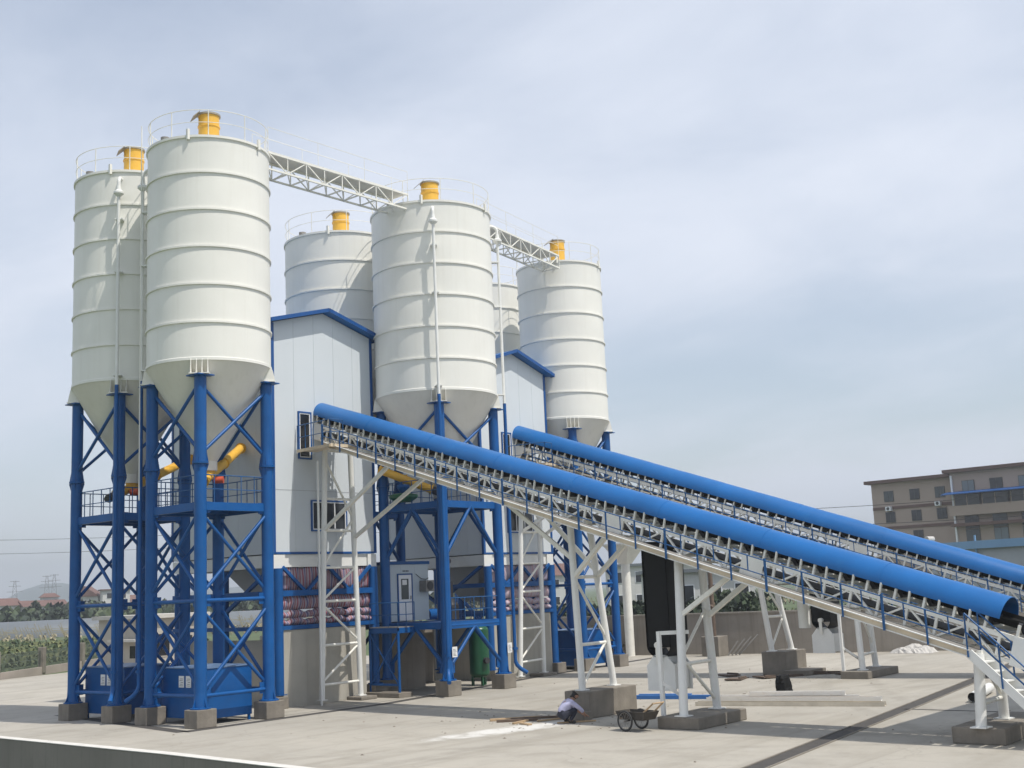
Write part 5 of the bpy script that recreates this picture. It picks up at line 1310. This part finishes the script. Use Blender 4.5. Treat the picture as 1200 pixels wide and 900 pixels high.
g = MB(); g.prism([(-4.6,-62,4.22*sh+1.5),(-2.002,-62,4.22*sh+1.95),(-2.002,-62,4.22*sh+2.07),(-4.6,-62,4.22*sh+1.62)], (0,49,0)); g.build('blue_canopy', M['trim'], T)
for y, k in ((-2.8,4.25),(-10.7,4.32)):
    a = MB().box(-.75, -.02, y-.42, y+.42, k*sh, k*sh+.68).build('air_conditioner', M['frame_white'], T); g = MB(); g.tube((-.755,y,k*sh+.34),(-.78,y,k*sh+.34), .24, 14); g.build('fan', M['dark'], a)
MB().box(-2.3, -2.003, -13.9, -13.65, 0, HT).build('downpipe', M['frame_white'], T)
MB().box(3, 9, -52, -44, HT+.9, HT+3.6).build('roof_house', M['browntrim'], T)
# pale blue roofed shed in front of it
T = thing('industrial_shed', 'grey shed with a pale blue roof edge below the apartment block', 'shed', (93.5, 9.0, -.12), R(-20))
MB().box(0, 12, -26, 0, 0, 6.3).build('wall', M['soffit'], T)
g = MB(); g.prism([(-.5,-26.5,6.95),(12.5,-26.5,6.9),(12.5,-26.5,6.2),(-.5,-26.5,6.2)], (0,27,0)); g.build('roof', M['blue_shed'], T)
g = MB(); g.tube((-.3,-6,0),(-.3,-6,7.5), .1, 8); g.build('downpipe', M['blue_shed'], T)
g = MB(); g.tube((-.4,-.6,6.6),(-.4,-.6,7.4), .25, 10); g.tube((-.8,-.6,7.4),(.1,-.6,7.4), .3, 10); g.build('roof_ventilator', M['sheet'], T)

# pylons and wires far left, wires at the apartment block
def pylon(b, ds, h, label):
    x, y = at(b, ds); T = thing('power_pylon', label, 'pylon', (x, y, -.12), R(-b), 'distant power pylons on the horizon'); g = MB()
    for sx in (-1, 1):
        for sy in (-1, 1): g.beam((sx*2.2,sy*2.2,0),(sx*.4,sy*.4,h), .14, .14)
    for i in range(7):
        a = 2.6-(2.1)*i/7; b_ = 2.6-2.1*(i+1)/7; z0, z1 = h*i/7, h*(i+1)/7
        g.beam((-a*.85,-a*.85,z0),(b_*.85,-b_*.85,z1), .1, .1); g.beam((a*.85,-a*.85,z0),(-b_*.85,-b_*.85,z1), .1, .1)
    for z, w_ in ((h*.72,5),(h*.86,4),(h*.98,3)): g.beam((-w_*.7,0,z),(w_*.7,0,z), .15, .2)
    g.build('lattice', mat('pylon_steel', (.2,.2,.21), .6), T); return x, y
pylon(28.05, 640, 19, 'leftmost distant power pylon on the horizon'); pylon(29.35, 640, 21, 'distant power pylon at the left of the close pair left of the silos'); pylon(29.65, 640, 21.5, 'distant power pylon at the right of the close pair left of the silos')
def wire(p, q, sag, name, label, r=.06):
    p = Vector(p); q = Vector(q); pts = [p.lerp(q, i/16)-Vector((0,0,sag*4*(i/16)*(1-i/16))) for i in range(17)]
    tag(MB().sweep(pts, r, 4).build(name, M['wire']), label, 'wire', 'overhead wires')
ax, ay = at(20, 330); ex, ey = at(47, 330)
wire((ax,ay,23),(ex,ey,25), 2.5, 'overhead_wire', 'upper of the two overhead wires crossing the sky low at far left')
wire((ax,ay,19.5),(ex,ey,22), 2.5, 'overhead_wire', 'lower of the two overhead wires crossing the sky low at far left')
ax, ay = at(58, 120); ex, ey = at(84, 100)
wire((ax,ay,10.8),(ex,ey,10.2), .6, 'overhead_wire', 'upper overhead wire crossing before the brown apartment block', .03)
wire((ax,ay,9.3),(ex,ey,8.4), .6, 'overhead_wire', 'lower overhead wire crossing before the brown apartment block', .03)

# hills far behind
rnd = random.Random(4)
hm = MB(); n = 90; R0, R1 = 2300, 2800; vs = []
for i in range(n+1):
    b = 15+75*i/n
    h = 16+8*math.sin(b*.9)+6*math.sin(b*2.3+1)+ 34*math.exp(-((b-28.9)/1.1)**2)+24*math.exp(-((b-31)/1.6)**2)+22*math.exp(-((b-39)/3)**2)
    for (ds, k) in ((R0,0),(R0+180,.62),(R0+300,1),(R1,0)):
        x, y = at(b, ds); vs.append((x, y, -1+h*k))
hm.add(vs, [(i*4+j, (i+1)*4+j, (i+1)*4+j+1, i*4+j+1) for i in range(n) for j in range(3)], True)
struct(hm.build('hills', M['leaf_dark']))

# the air
hz = MB().box(-2600, 2900, -2600, 3100, -3.6, 130); o = hz.build('haze', mat('haze_surface', (.5,.5,.5))); o['kind'] = 'stuff'
m = bpy.data.materials.new('haze_air'); m.use_nodes = True; nt = m.node_tree
nt.nodes.remove(nt.nodes['Principled BSDF']); v = nt.nodes.new('ShaderNodeVolumePrincipled'); v.inputs['Density'].default_value = .00055; v.inputs['Color'].default_value = (.82,.88,.95,1); v.inputs['Anisotropy'].default_value = .2
nt.links.new(v.outputs[0], nt.nodes['Material Output'].inputs['Volume'])
o.data.materials.clear(); o.data.materials.append(m)
